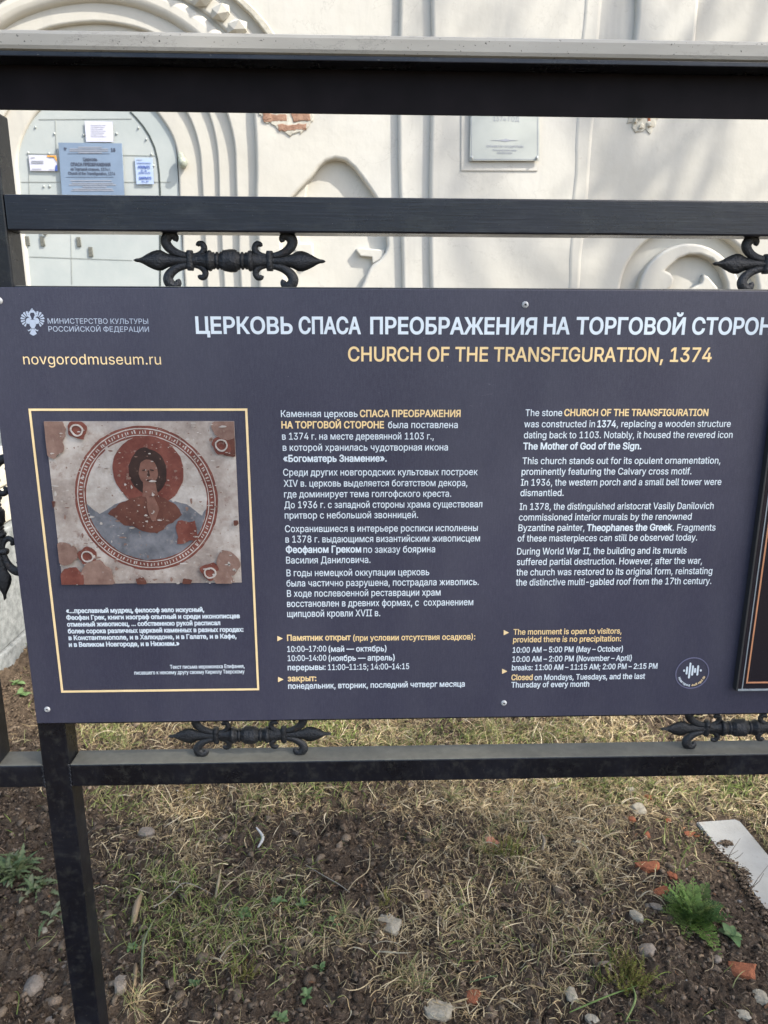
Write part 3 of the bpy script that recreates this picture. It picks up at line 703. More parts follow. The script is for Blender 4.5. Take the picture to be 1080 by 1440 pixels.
# ---- fleur-de-lis casting: built in local XZ, lying along X, 0.25 m long
def ornament_mesh():
    bm = bmesh.new()
    def sweep(pts, radii, seg=10, flat=0.8):
        """pts (x,z) centre line, elliptical section (radius r in-plane, r*flat deep)."""
        P = [Vector((x, 0, z)) for x, z in pts]; rings = []
        # resample with Catmull-Rom
        Q = []; RR = []
        n = len(P)
        for i in range(n - 1):
            p0, p1, p2, p3 = P[max(i - 1, 0)], P[i], P[i + 1], P[min(i + 2, n - 1)]
            for j in range(4):
                t = j / 4
                Q.append(0.5 * ((2 * p1) + (p2 - p0) * t + (2 * p0 - 5 * p1 + 4 * p2 - p3) * t * t + (3 * p1 - p0 - 3 * p2 + p3) * t ** 3))
                RR.append(radii[i] * (1 - t) + radii[i + 1] * t)
        Q.append(P[-1]); RR.append(radii[-1])
        for i, q in enumerate(Q):
            d = (Q[min(i + 1, len(Q) - 1)] - Q[max(i - 1, 0)]).normalized(); nrm = Vector((-d.z, 0, d.x))
            ring = [bm.verts.new(q + nrm * math.cos(2 * math.pi * s / seg) * RR[i] + Vector((0, 1, 0)) * math.sin(2 * math.pi * s / seg) * RR[i] * flat) for s in range(seg)]
            rings.append(ring)
        for a_, b_ in zip(rings, rings[1:]):
            for s in range(seg): bm.faces.new((a_[s], a_[(s + 1) % seg], b_[(s + 1) % seg], b_[s]))
        bm.faces.new(rings[0][::-1]); bm.faces.new(rings[-1])
    mm = 0.001
    def sw(pts, radii, **k): sweep([(x * mm, z * mm) for x, z in pts], [q * mm for q in radii], **k)
    for sx in (-1, 1):
        # spear blade with a raised mid ridge
        prof = [(124, 0.6), (122, 1.9), (120, 2.4), (117, 2.6), (113, 4.2), (107, 7.6), (100, 11), (94, 12.8), (88, 12.6), (82, 9.5), (79, 8.2), (70, 7.6), (58, 7.0), (48, 6.0)]
        rings = []
        for x, h in prof:
            th = 2.2 + min(h, 6) * 0.35; rd = th + 1.5
            sec = [(0, h), (-th * .55, h * .55), (-rd, 0), (-th * .55, -h * .55), (0, -h), (th * .55, -h * .55), (rd, 0), (th * .55, h * .55)]
            rings.append([bm.verts.new((sx * x * mm, y * mm, z * mm)) for y, z in sec])
        for a_, b_ in zip(rings, rings[1:]):
            for s in range(8):
                f = (a_[s], b_[s], b_[(s + 1) % 8], a_[(s + 1) % 8])
                bm.faces.new(f if sx > 0 else f[::-1])
        bm.faces.new(rings[0] if sx < 0 else rings[0][::-1])
        for sz in (-1, 1):
            # big outer scroll that reaches the rails
            sw([(sx * 50, sz * 5.5), (sx * 60, sz * 6.5), (sx * 70, sz * 10), (sx * 78, sz * 16), (sx * 81.5, sz * 23), (sx * 79, sz * 29), (sx * 73, sz * 31), (sx * 68.5, sz * 27.5), (sx * 69.5, sz * 23.5)],
               [4.4, 4.8, 5.4, 6.2, 6.9, 7.0, 6.2, 4.6, 2.8])
            sw([(sx * 73, sz * 28), (sx * 73.5, sz * 34)], [5.5, 6.0])
            # small inner scroll
            sw([(sx * 49, sz * 5), (sx * 41, sz * 6.5), (sx * 35, sz * 10), (sx * 32.5, sz * 15.5), (sx * 35, sz * 20.5), (sx * 39.5, sz * 20.5), (sx * 41, sz * 17.8)],
               [3.6, 4.0, 4.3, 4.3, 3.9, 3.4, 2.2])
        # collar
        sw([(sx * 51.5, -12.5), (sx * 51.5, -8), (sx * 51.5, 0), (sx * 51.5, 8), (sx * 51.5, 12.5)], [4.0, 5.2, 5.4, 5.2, 4.0], flat=1.3)
        # taper to the shaft
        sw([(sx * 50, 0), (sx * 40, 0), (sx * 32, 0), (sx * 27, 0)], [7.0, 8.0, 9.6, 10.8], flat=0.7)
    def lathe(prof, seg=16):
        rings = []
        for x, r_ in prof:
            rings.append([bm.verts.new((x * mm, r_ * mm * 0.85 * math.cos(2 * math.pi * s / seg), r_ * mm * math.sin(2 * math.pi * s / seg))) for s in range(seg)])
        for a_, b_ in zip(rings, rings[1:]):
            for s in range(seg): bm.faces.new((a_[s], b_[s], b_[(s + 1) % seg], a_[(s + 1) % seg]))
        bm.faces.new(rings[0]); bm.faces.new(rings[-1][::-1])
    half = [(30, 9), (29, 12), (26.5, 13.4), (24, 12.6), (23.3, 10.8), (20, 10.8), (19.4, 9.4), (18, 9.4), (17.4, 11.2), (15, 11.2), (14.4, 9.4), (13, 9.4), (12.4, 11.4), (9.6, 11.4), (9.0, 13.2), (6.5, 13.8), (0, 13.8)]
    lathe([(-x, r_) for x, r_ in half] + [(x, r_) for x, r_ in half[::-1]][1:])
    # lumpy knot in the middle
    r5 = random.Random(5)
    for v in bm.verts:
        if abs(v.co.x) < 0.0092: v.co.y *= 1 + (r5.random() - .5) * 0.3; v.co.z *= 1 + (r5.random() - .5) * 0.12
    bmesh.ops.recalc_face_normals(bm, faces=list(bm.faces))
    me = bpy.data.meshes.new('scroll_casting'); bm.to_mesh(me); bm.free()
    me.polygons.foreach_set('use_smooth', [True] * len(me.polygons)); me.materials.append(M['cast'])
    return me
OM = ornament_mesh()
def orn(loc, rot=(0, 0, 0)):
    o = bpy.data.objects.new('fleur_casting', OM); COL.objects.link(o); o.parent = fence
    o.location = Vector(loc) - Vector(fence.location); o.rotation_euler = rot; return o
ct = at(323.5, 367, 0.02); dx = 0.762
for k in (-2, -1, 0, 1, 2):
    x = ct.x + dx * k
    if k < 0: x -= 0.12
    if x < 1.8 and x > -1.75 and not (pA0 - .3 < x < pA1 + .1):
        orn((x, 0.02, Zmid0 - 0.033))
        xb = at(351.5, 1028, 0.02).x + dx * k - (0.12 if k < 0 else 0)
        orn((xb, 0.02, Zb1 + 0.034))
vx = pA0 - GAP / 2
for z in (at(5, 843, 0.02).z + 0.124, at(5, 843, 0.02).z + 0.124 + 0.5 - 0.14):
    orn((vx, 0.02, z), (0, math.pi / 2, 0))

# ------------------------------------------------------------ info board
YB = -0.006
bx0 = at(51.5, 1015, YB).x; bx1 = bx0 + 1.62
bz0 = at(540, 1010.5, YB).z; bz1 = at(540, 406.5, YB).z
board = empty('info_board', (bx0, YB, bz0), 'dark navy bilingual information board with white and gold text screwed to the black fence', 'sign')
bm = bmesh.new(); box_bm(bm, bx0, bx1, YB, YB + 0.0055, bz0, bz1, 0.0008); bm_obj('board_panel', bm, M['board'], board)
YT = YB - 0.0003
B = 0.046; SB = 0.03
put_text([('ЦЕРКОВЬ', 275.6, 411.7, 468.7, 23, B), ('СПАСА', 420.2, 507.4, 468.9, 23, B), ('ПРЕОБРАЖЕНИЯ', 520.6, 754.5, 469.2, 23, B), ('НА', 764.2, 800.8, 469.4, 23, B), ('ТОРГОВОЙ', 809.7, 962.6, 469.5, 23, B), ('СТОРОНЕ', 972.3, 1101, 469.8, 23, B)], YT, M['white'], board, 'main_title')
put_text([('CHURCH OF THE TRANSFIGURATION, 1374', 489.5, 1000.3, 507.7, 19.8, SB)], YT, M['gold'], board, 'english_title')
put_text([('novgorodmuseum.ru', 33.3, 226.7, 512.3, 14.6, 0.0)], YT, M['goldline'], board, 'web_address')
put_text([('МИНИСТЕРСТВО КУЛЬТУРЫ', 67.4, 208.5, 455.0, 7.4, 0.0), ('РОССИЙСКОЙ ФЕДЕРАЦИИ', 68.5, 209.6, 466.2, 7.4, 0.0)], YT, M['emblem'], board, 'ministry_name')
c1 = 9.7
ru = [('Каменная церковь', 395.2, 502.9, 586.4, 0), ('была поставлена', 545.7, 643.6, 602.0, 0), ('в 1374 г. на месте деревянной 1103 г.,', 396.8, 609.9, 618.2, 0), ('в которой хранилась чудотворная икона', 397.7, 629.8, 633.9, 0), ('«Богоматерь Знамение».', 398.3, 543.8, 649.4, B),
 ('Среди других новгородских культовых построек', 398.3, 671.6, 668.9, 0), ('XIV в. церковь выделяется богатством декора,', 399, 657.2, 684.4, 0), ('где доминирует тема голгофского креста.', 399.6, 634.5, 699.5, 0), ('До 1936 г. с западной стороны храма существовал', 399.9, 678, 714.6, 0), ('притвор с небольшой звонницей.', 400.5, 587.9, 729.3, 0),
 ('Сохранившиеся в интерьере росписи исполнены', 400.9, 671.6, 748.3, 0), ('в 1378 г. выдающимся византийским живописцем', 401.5, 674.8, 763.0, 0), ('Феофаном Греком', 402, 508, 777.5, B), ('по заказу боярина', 511, 611.8, 777.3, 0), ('Василия Даниловича.', 402.4, 521, 792.4, 0),
 ('В годы немецкой оккупации церковь', 403, 603.6, 810.4, 0), ('была частично разрушена, пострадала живопись.', 403, 673.2, 824.8, 0), ('В ходе послевоенной реставрации храм', 403.7, 619.4, 839.3, 0), ('восстановлен в древних формах, с  сохранением', 403.7, 665.3, 853.5, 0), ('щипцовой кровли XVII в.', 404, 534.7, 867.7, 0)]
en = [('The stone', 738.7, 790.4, 585.0, 0), ('was constructed in', 737, 836.5, 600.8, 0), ('1374', 839.7, 866, 600.6, B), (', replacing a wooden structure', 867.2, 1027.2, 600.5, 0), ('dating back to 1103. Notably, it housed the revered icon', 736.6, 1029.7, 616.3, 0), ('The Mother of God of the Sign.', 735.5, 901.6, 632, B),
 ('This church stands out for its opulent ornamentation,', 734.5, 1012.8, 652.7, 0), ('prominently featuring the Calvary cross motif.', 733.4, 972, 667.8, 0), ('In 1936, the western porch and a small bell tower were', 732.4, 1013.9, 683, 0), ('dismantled.', 731.7, 792.5, 697.6, 0),
 ('In 1378, the distinguished aristocrat Vasily Danilovich', 730.6, 1003, 717, 0), ('commissioned interior murals by the renowned', 729.6, 972, 732, 0), ('Byzantine painter,', 728.9, 821.7, 746.8, 0), ('Theophanes the Greek', 824.9, 944.9, 746.6, B), ('. Fragments', 945.8, 1005.8, 746.4, 0), ('of these masterpieces can still be observed today.', 727.8, 980, 761.6, 0),
 ('During World War II, the building and its murals', 727, 965, 780, 0), ('suffered partial destruction. However, after the war,', 726.7, 986.8, 794.7, 0), ('the church was restored to its original form, reinstating', 726, 1001, 809.3, 0), ('the distinctive multi-gabled roof from the 17th century.', 725.3, 999.8, 823.5, 0)]
for L, cp, nm in ((ru, 9.5, 'russian_text'), (en, 9.3, 'english_text')):
    for t in L:
        put_text([(t[0], t[1], t[2], t[3], cp, t[4] if t[4] else 0.012)], YT, M['white'], board, 'text_line')
put_text([('СПАСА ПРЕОБРАЖЕНИЯ', 506, 647.7, 586.2, 9.6, B), ('НА ТОРГОВОЙ СТОРОНЕ', 395.8, 540, 602.2, 9.6, B)], YT, M['gold'], board, 'text_line', 'gold church name in the Russian text')
put_text([('CHURCH OF THE TRANSFIGURATION', 793.2, 995.6, 584.8, 9.4, B)], YT, M['gold'], board, 'text_line', 'gold church name in the English text')
put_text([('Памятник открыт', 403.7, 493.4, 901, 8.2, B), ('(при условии отсутствия осадков):', 496.6, 668.2, 901, 8.0, SB), ('закрыт:', 404.6, 445, 958, 8.0, B)], YT, M['gold'], board, 'opening_note')
put_text([('10:00–17:00', 404, 459, 916.7, 8, .02), ('(май — октябрь)', 462, 543.5, 916.6, 8, SB), ('10:00–14:00', 404.6, 459, 929.6, 8, .02), ('(ноябрь — апрель)', 462, 555, 929.5, 8, SB), ('перерывы:', 404.6, 458, 942.5, 8, SB), ('11:00–11:15; 14:00–14:15', 461.3, 575.3, 942.2, 8, .02), ('понедельник, вторник, последний четверг месяца', 405.3, 653.4, 968.6, 8, SB)], YT, M['white'], board, 'opening_hours')
put_text([('The monument is open to visitors,', 721.8, 873.8, 892.5, 7.6, SB), ('provided there is no precipitation:', 721.4, 873, 903.3, 7.6, SB), ('Closed', 718.9, 748.9, 956.4, 7.6, B)], YT, M['gold'], board, 'opening_note')
put_text([('10:00 AM – 5:00 PM (May – October)', 720.7, 875.6, 917.8, 7.6, SB), ('10:00 AM – 2:00 PM (November – April)', 720.3, 887.9, 930.8, 7.6, SB), ('breaks: 11:00 AM – 11:15 AM; 2:00 PM – 2:15 PM', 719.6, 924, 942.7, 7.6, SB), ('on Mondays, Tuesdays, and the last', 751.4, 906.7, 956.4, 7.6, SB), ('Thursday of every month', 718.9, 828.3, 966.9, 7.6, SB)], YT, M['white'], board, 'opening_hours')
put_text([('«…преславный мудрец, философ зело искусный,', 93, 287.4, 862, 6.2, .07), ('Феофан Грек, книги изограф опытный и среди иконописцев', 93.5, 337.5, 871.5, 6.2, .07), ('отменный живописец, … собственною рукой расписал', 94.5, 310, 881, 6.2, .07), ('более сорока различных церквей каменных в разных городах:', 95.6, 342.6, 890.6, 6.2, .07), ('в Константинополе, и в Халкидоне, и в Галате, и в Кафе,', 96.6, 332.8, 900, 6.2, .07), ('и в Великом Новгороде, и в Нижнем.»', 97, 252.7, 909.5, 6.2, .07)], YT, M['white'], board, 'quotation')
put_text([('Текст письма иеромонаха Епифания,', 239.2, 344, 940.4, 5.2, .03), ('писавшего к некоему другу своему Кириллу Тверскому', 189, 344, 948.6, 5.2, .03)], YT, M['white'], board, 'quotation_source')
def flat_poly(name, loops, Y, mat, parent, th=0.0002):
    return plate(name, [[(at(x, y, Y).x, at(x, y, Y).z) for x, y in L] for L in loops], Y, th, mat, parent)
for (x, y) in ((390, 898), (391, 955.5)): flat_poly('bullet_mark', [[(x, y - 3.6), (x + 7.5, y), (x, y + 3.6)]], YT, M['goldline'], board)
for (x, y) in ((708.3, 889.6), (706, 944)): flat_poly('bullet_mark', [[(x, y - 3.6), (x + 7.2, y), (x, y + 3.6)]], YT, M['goldline'], board)
# gold frame line round the picture
fo = [(40, 573.8), (348.6, 575.6), (363.6, 968.8), (86, 974)]; fi = [(44, 576.8), (345.8, 578.4), (360.6, 966.2), (88.8, 971.2)]
X0 = (at(40.2, 574, YT).x + at(86, 974, YT).x) / 2; X1 = (at(348.4, 575.6, YT).x + at(364, 968.8, YT).x) / 2
Z1 = at(200, 574.5, YT).z; Z0 = at(220, 972.3, YT).z; tk = 0.0030
plate('gold_border', [[(X0, Z0), (X1, Z0), (X1, Z1), (X0, Z1)], [(X0 + tk, Z0 + tk), (X1 - tk, Z0 + tk), (X1 - tk, Z1 - tk), (X0 + tk, Z1 - tk)]], YT, 0.0003, M['goldline'], board)

# picture print: a plain generic faded mural (not the real one)
a = NT('faded_mural_plaster')
n = a.noise(16, 8, 0.72); n2 = a.noise(60, 6, 0.7); n3 = a.noise(7, 5, 0.6)
c = a.ramp(n, [(0.3, (0.19, 0.145, 0.12)), (0.5, (0.36, 0.31, 0.265)), (0.66, (0.52, 0.475, 0.42))])
c = a.mix(a.ramp(n2, [(0.58, (0,) * 3), (0.7, (0.8,) * 3)]), c, (0.22, 0.15, 0.12))
c = a.mix(a.ramp(n3, [(0.6, (0,) * 3), (0.75, (0.5,) * 3)]), c, (0.22, 0.24, 0.27))
MUR = a.set(c, 0.5, None, 0.3)
def mural(name, ca, cb, spot=(0.4, 0.33, 0.27)):
    a = NT(name); n = a.noise(40, 7, 0.7); n2 = a.noise(110, 5, 0.7)
    c = a.ramp(n, [(0.35, ca), (0.68, cb)]); c = a.mix(a.ramp(n2, [(0.6, (0,) * 3), (0.75, (0.55,) * 3)]), c, spot)
    return a.set(c, 0.5, None, 0.3)
MRED = mural('mural_red_ochre', (0.11, 0.030, 0.021), (0.20, 0.068, 0.048)); MDARK = mural('mural_dark_umber', (0.022, 0.012, 0.010), (0.055, 0.028, 0.02), (0.12, 0.07, 0.05))
MBRN = mural('mural_brown', (0.075, 0.026, 0.018), (0.14, 0.055, 0.037)); MSLT = mural('mural_slate', (0.085, 0.09, 0.10), (0.2, 0.2, 0.21))
MUMB = mural('mural_warm_umber', (0.05, 0.024, 0.017), (0.09, 0.042, 0.03), (0.12, 0.07, 0.05)); MPALE = mural('mural_pale', (0.30, 0.26, 0.22), (0.52, 0.48, 0.43), (0.25, 0.2, 0.17)); MTAN = mural('mural_tan', (0.15, 0.085, 0.065), (0.27, 0.175, 0.135)); MFLESH = mural('mural_faded_rose', (0.13, 0.06, 0.042), (0.22, 0.11, 0.08))
PX0 = (at(63.3, 592, YT).x + at(87.6, 822, YT).x) / 2; PX1 = (at(329.6, 592.5, YT).x + at(339.6, 818, YT).x) / 2
PZ1 = at(196, 592.3, YT).z; PZ0 = at(213, 820, YT).z
pic = plate('mural_picture', [[(PX0, PZ0), (PX1, PZ0), (PX1, PZ1), (PX0, PZ1)]], YT, 0.0002, MUR, board)
PW = PX1 - PX0; PH = PZ1 - PZ0
def U(u, v): return (PX0 + u * PW, PZ1 - v * PH)       # 0..1 picture coordinates
cu_, cv_, rx, rz_ = 0.505, 0.47, 0.375, 0.432
def ell(u, v, a_, b_, n=72, t0=0, t1=2 * math.pi): return [U(u + a_ * math.cos(t0 + (t1 - t0) * i / n), v - b_ * math.sin(t0 + (t1 - t0) * i / n)) for i in range(n)]
lay = [0]
def jag(L, amp, seed, step=0.0022):
    out = []; n = len(L)
    for i in range(n):
        a_ = Vector(L[i]); b_ = Vector(L[(i + 1) % n]); k = max(1, int((b_ - a_).length / step))
        for j_ in range(k):
            p = a_.lerp(b_, j_ / k)
            q = fbm(np.array([p.x * 90 + seed, p.x * 90 - 7]), np.array([p.y * 90, p.y * 90 + seed]), 3, seed) - .5
            out.append((p.x + q[0] * 2.4 * amp, p.y + q[1] * 2.4 * amp))
    return out
def paint(name, loops, mat, w_=0.0012, clip=True):
    lay[0] += 1
    L = [jag(q, w_, 3 + lay[0]) for q in loops]
    if clip: L = [[(min(max(x, PX0), PX1), min(max(z, PZ0), PZ1)) for x, z in q] for q in L]
    o = plate(name, L, YT - 0.00012 * lay[0], 0.0002, mat, None); o.parent = pic
    off = Vector(board.location) + Vector(pic.location); o.location = -off
    return o
paint('medallion_ground', [ell(cu_, cv_, rx * .93, rz_ * .93)], MPALE, .001)
paint('medallion_ring', [ell(cu_, cv_, rx * 1.03, rz_ * 1.03), ell(cu_, cv_, rx * .87, rz_ * .87)], MRED, .0008)
paint('ring_line', [ell(cu_, cv_, rx * .998, rz_ * .998), ell(cu_, cv_, rx * .983, rz_ * .983)], MPALE, .0004)
paint('ring_line', [ell(cu_, cv_, rx * .905, rz_ * .905), ell(cu_, cv_, rx * .893, rz_ * .893)], MPALE, .0004)
# plain hatch marks round the ring (pattern, not writing)
hv = []; hf = []
rh = random.Random(2)
for i in range(118):
    t = 2 * math.pi * (i + rh.random() * .5) / 118
    for q in range(1):
        r0, r1 = .918 + rh.random() * .012, .955 + rh.random() * .02; dt = .006 + rh.random() * .005; sk = (rh.random() - .5) * .02
        n0 = len(hv)
        for (rr_, tt) in ((r0, t - dt), (r0, t + dt), (r1, t + dt + sk), (r1, t - dt + sk)):
            x, z = U(cu_ + rx * rr_ * math.cos(tt), cv_ - rz_ * rr_ * math.sin(tt)); hv.append((x, YT - 0.0007, z))
        hf.append((n0, n0 + 1, n0 + 2, n0 + 3))
me = bpy.data.meshes.new('ring_hatching'); me.from_pydata(hv, [], hf); o = link('ring_hatching', me, MPALE, None); o.parent = pic; o.location = -(Vector(board.location) + Vector(pic.location)); o['kind'] = 'stuff'
lay[0] += 3
def inside(P): return [U(u, v) for u, v in P]
# plain generic robed shape without features, set squarely in the medallion
th0 = [(cu_ + rx * .87 * math.cos(t), cv_ - rz_ * .87 * math.sin(t)) for t in np.linspace(R(183), R(352), 40)]
paint('painted_mantle', [inside(th0 + [(.80, .57), (.72, .50), (.62, .47), (.52, .46), (.42, .47), (.33, .50), (.24, .56)])], MSLT)
paint('painted_disc', [ell(.525, .295, .19, .212)], MRED)
paint('painted_shape', [ell(.525, .30, .10, .145)], MDARK, .002)
paint('painted_oval', [ell(.527, .30, .052, .078)], MFLESH, .0012)
lay[0] += 1
paint('painted_neck', [inside([(.495, .36), (.56, .36), (.575, .47), (.48, .47)])], MFLESH, .001)
paint('painted_tunic', [inside([(.29, .55), (.36, .49), (.47, .45), (.58, .45), (.66, .50), (.69, .57), (.62, .62), (.55, .68), (.47, .66), (.37, .62)])], MBRN, .0025)
lay[0] += 1
for q_ in ([(.495, .288), (.515, .283), (.516, .290), (.496, .294)], [(.538, .283), (.558, .288), (.557, .294), (.538, .290)], [(.524, .29), (.531, .29), (.535, .325), (.520, .325)], [(.512, .345), (.542, .345), (.538, .352), (.516, .352)]):
    paint('painted_mark', [inside(q_)], MDARK, .0003)
paint('painted_fold', [inside([(.50, .45), (.55, .45), (.565, .53), (.55, .60), (.53, .60), (.51, .53)])], MFLESH, .002)
paint('painted_patch', [inside([(.66, .60), (.76, .60), (.77, .72), (.66, .75)])], MRED, .003)
for (u, v, s_, mt) in ((.02, .05, .1, MTAN), (.17, .05, .055, MRED), (.97, .14, .07, MBRN), (.93, .14, .05, MRED), (.97, .02, .09, MTAN), (.03, .14, .07, MTAN), (.04, .80, .07, MTAN), (.16, .82, .055, MRED), (.2, .95, .1, MTAN), (.06, .97, .08, MRED), (.83, .93, .06, MRED), (.93, .87, .075, MTAN), (.9, .97, .06, MTAN), (.44, .985, .03, MBRN), (.7, .99, .03, MBRN), (.985, .62, .02, MBRN), (.0, .5, .02, MBRN)):
    paint('corner_scroll', [ell(u, v, s_ * .9, s_, 30)], mt, .004)
for (u, v) in ((.17, .05), (.93, .14), (.16, .82), (.83, .93)):
    paint('corner_scroll', [ell(u, v, .034, .036, 24), ell(u, v, .026, .027, 24)], MPALE, .0012)

# worn flakes over the whole print
fv = []; ff = []; rf_ = random.Random(9)
for i in range(420):
    u, v = rf_.random(), rf_.random(); r0 = .0035 + .010 * rf_.random() ** 4; n0 = len(fv); el_ = rf_.uniform(.5, 2); n = 7
    for k in range(n):
        t = 2 * math.pi * k / n; q = r0 * rf_.uniform(.5, 1.2)
        x, z = U(min(1, max(0, u + q * math.cos(t) * el_)), min(1, max(0, v + q * math.sin(t) / el_))); fv.append((x, YT - 0.0048, z))
    ff.append(tuple(range(n0, n0 + n)))
me = bpy.data.meshes.new('worn_flakes'); me.from_pydata(fv, [], ff[:210]); o = link('worn_flakes', me, MPALE, None); o.parent = pic; o.location = -(Vector(board.location) + Vector(pic.location)); o['kind'] = 'stuff'
me = bpy.data.meshes.new('worn_flakes'); me.from_pydata(fv, [], ff[210:]); o = link('worn_flakes', me, MTAN, None); o.parent = pic; o.location = -(Vector(board.location) + Vector(pic.location)); o['kind'] = 'stuff'

# ministry crest (double-headed eagle), flat print
def crest():
    cx_, top, s_ = 45.0, 433.5, 38.5
    def E(pts): return [(cx_ + x * s_ + (y) * s_ * 0.05, top + y * s_) for x, y in pts]
    sh = []
    for s in (-1, 1):
        for k in range(8):                    # wing feathers: an open fan round each shoulder
            a_ = R(104 - k * 23); ox, oy = s * .155, .42; r0_, r1_ = .13, .33 - abs(k - 2) * .008
            h_ = R(8.2); cs_ = lambda r_, t_: (ox + s * math.cos(t_) * r_ * .92, oy - math.sin(t_) * r_)
            sh.append([cs_(r0_, a_ - h_ * .6), cs_(r1_ * .93, a_ - h_), cs_(r1_, a_ - h_ * .3), cs_(r1_ * .95, a_ + h_), cs_(r0_, a_ + h_ * .6)])
        sh.append([(s * .10, .40), (s * .13, .34), (s * .19, .36), (s * .24, .42), (s * .25, .50), (s * .20, .56), (s * .12, .58)])
        sh.append([(s * .03, .40), (s * .06, .30), (s * .10, .24), (s * .16, .24), (s * .23, .285), (s * .17, .30), (s * .12, .33), (s * .10, .42)])      # head
        sh.append([(s * .12, .22), (s * .10, .15), (s * .145, .18), (s * .165, .13), (s * .185, .18), (s * .23, .155), (s * .20, .225)])               # crown
        sh.append([(s * .05, .72), (s * .15, .80), (s * .20, .78), (s * .17, .84), (s * .08, .81)])                                                   # leg
    sh.append([(-.09, .12), (-.06, .05), (-.02, .07), (-.015, .03), (-.03, .02), (-.012, .01), (0, -.01), (.012, .01), (.03, .02), (.015, .03), (.02, .07), (.06, .05), (.09, .12), (.06, .16), (-.06, .16)])
    sh.append([(-.105, .42), (.105, .42), (.115, .62), (.06, .72), (0, .75), (-.06, .72), (-.115, .62)])                                             # body shield
    sh.append([(-.05, .76), (.05, .76), (.13, .93), (.09, .955), (.05, .98), (0, 1.0), (-.05, .98), (-.09, .955), (-.13, .93)])                      # tail
    V = []; Fc = []
    for L in sh:
        n0 = len(V)
        for (x, y) in E(L):
            p = at(x, y, YT); V.append((p.x, YT - 0.00003 * (len(Fc) % 7), p.z))
        Fc.append(tuple(range(n0, len(V))))
    bm = bmesh.new(); vs = [bm.verts.new(v) for v in V]
    for f in Fc: bm.faces.new([vs[i] for i in f])
    bmesh.ops.triangulate(bm, faces=list(bm.faces))
    return bm_obj('eagle_emblem', bm, M['emblem'], board)
crest()
# audio guide logo
lg = at(973.4, 946.6, YT)
sx_ = at(997, 946.6, YT).x - lg.x
def LC(u, v): return (lg.x + u * sx_, lg.z + v * sx_)
plate('logo_circle', [[LC(math.cos(t), math.sin(t)) for t in np.linspace(0, 2 * math.pi, 64, endpoint=False)], [LC(.945 * math.cos(t), .945 * math.sin(t)) for t in np.linspace(0, 2 * math.pi, 64, endpoint=False)]], YT, 0.0002, M['ring'], board)
for (u, h) in ((-.50, .07), (-.34, .25), (-.17, .50), (0, .32), (.15, .15), (.31, .32), (.49, .07)):
    w2 = .052; v0 = .17
    P = [LC(u + w2 * math.cos(t), v0 + h - w2 + w2 * math.sin(t)) for t in np.linspace(0, math.pi, 9)] + [LC(u - w2 * math.cos(t), v0 - h + w2 - w2 * math.sin(t)) for t in np.linspace(0, math.pi, 9)]
    plate('sound_bar', [P], YT, 0.0002, M['white'], board)
def arc_text(body, a0, a1, rad, mat):
    V = []; Fc = []; n = len(body)
    for i, ch in enumerate(body):
        if ch == ' ': continue
        v, f = text_mesh(ch, .135 * sx_, (a1 - a0) / n * rad * sx_ * (.4 if ch in 'i' else .86), .05)
        t = a0 + (a1 - a0) * (i + .07) / n - math.pi / 2
        tx, tz = math.cos(t + math.pi / 2), math.sin(t + math.pi / 2)   # reading direction, left to right along the bottom
        nx_, nz_ = -math.cos(t), -math.sin(t)
        ox, oz = LC(rad * math.cos(t), rad * math.sin(t)); n0 = len(V)
        for x, y, q in v: V.append((ox + tx * x + nx_ * y, YT - q, oz + tz * x + nz_ * y))
        Fc += [tuple(k + n0 for k in ff) for ff in f]
    me = bpy.data.meshes.new('logo_lettering'); me.from_pydata(V, [], Fc); link('logo_lettering', me, mat, board)
arc_text('Новгород', R(-72), R(-3), .84, M['white']); arc_text('Audioguide', R(3), R(74), .84, M['goldline'])
# screws
def screw(px, py):
    p = at(px, py, YB)
    e = empty('screw', (p.x, YB, p.z)); e.parent = board; e.location = Vector((p.x, YB, p.z)) - Vector(board.location)
    bm = bmesh.new()
    prof = [(0.0044, 0.0), (0.0044, -0.0005), (0.0036, -0.0016), (0.0020, -0.0022), (0.0016, -0.0010)]
    rings = [[bm.verts.new((r_ * math.cos(2 * math.pi * s / 20), y, r_ * math.sin(2 * math.pi * s / 20))) for s in range(20)] for r_, y in prof]
    for a_, b_ in zip(rings, rings[1:]):
        for s in range(20): bm.faces.new((a_[s], a_[(s + 1) % 20], b_[(s + 1) % 20], b_[s]))
    bm.faces.new(rings[-1]); bmesh.ops.recalc_face_normals(bm, faces=list(bm.faces))
    me = bpy.data.meshes.new('screw'); bm.to_mesh(me); bm.free(); me.materials.append(M['screw'])
    o = bpy.data.objects.new('screw', me); COL.objects.link(o); o.parent = board; o.location = e.location
    bpy.data.objects.remove(e)
    bm = bmesh.new(); bmesh.ops.create_circle(bm, cap_ends=True, segments=6, radius=0.0014)
    for v in bm.verts: v.co = Vector((v.co.x, -0.0013, v.co.y))
    me = bpy.data.meshes.new('screw_socket'); bm.to_mesh(me); bm.free(); me.materials.append(M['slot'])
    q = bpy.data.objects.new('screw_socket', me); COL.objects.link(q); q.parent = o
for px, py in ((-1, 423), (738.5, 428.5), (66.5, 997.5), (708.5, 988.5)): screw(px, py)

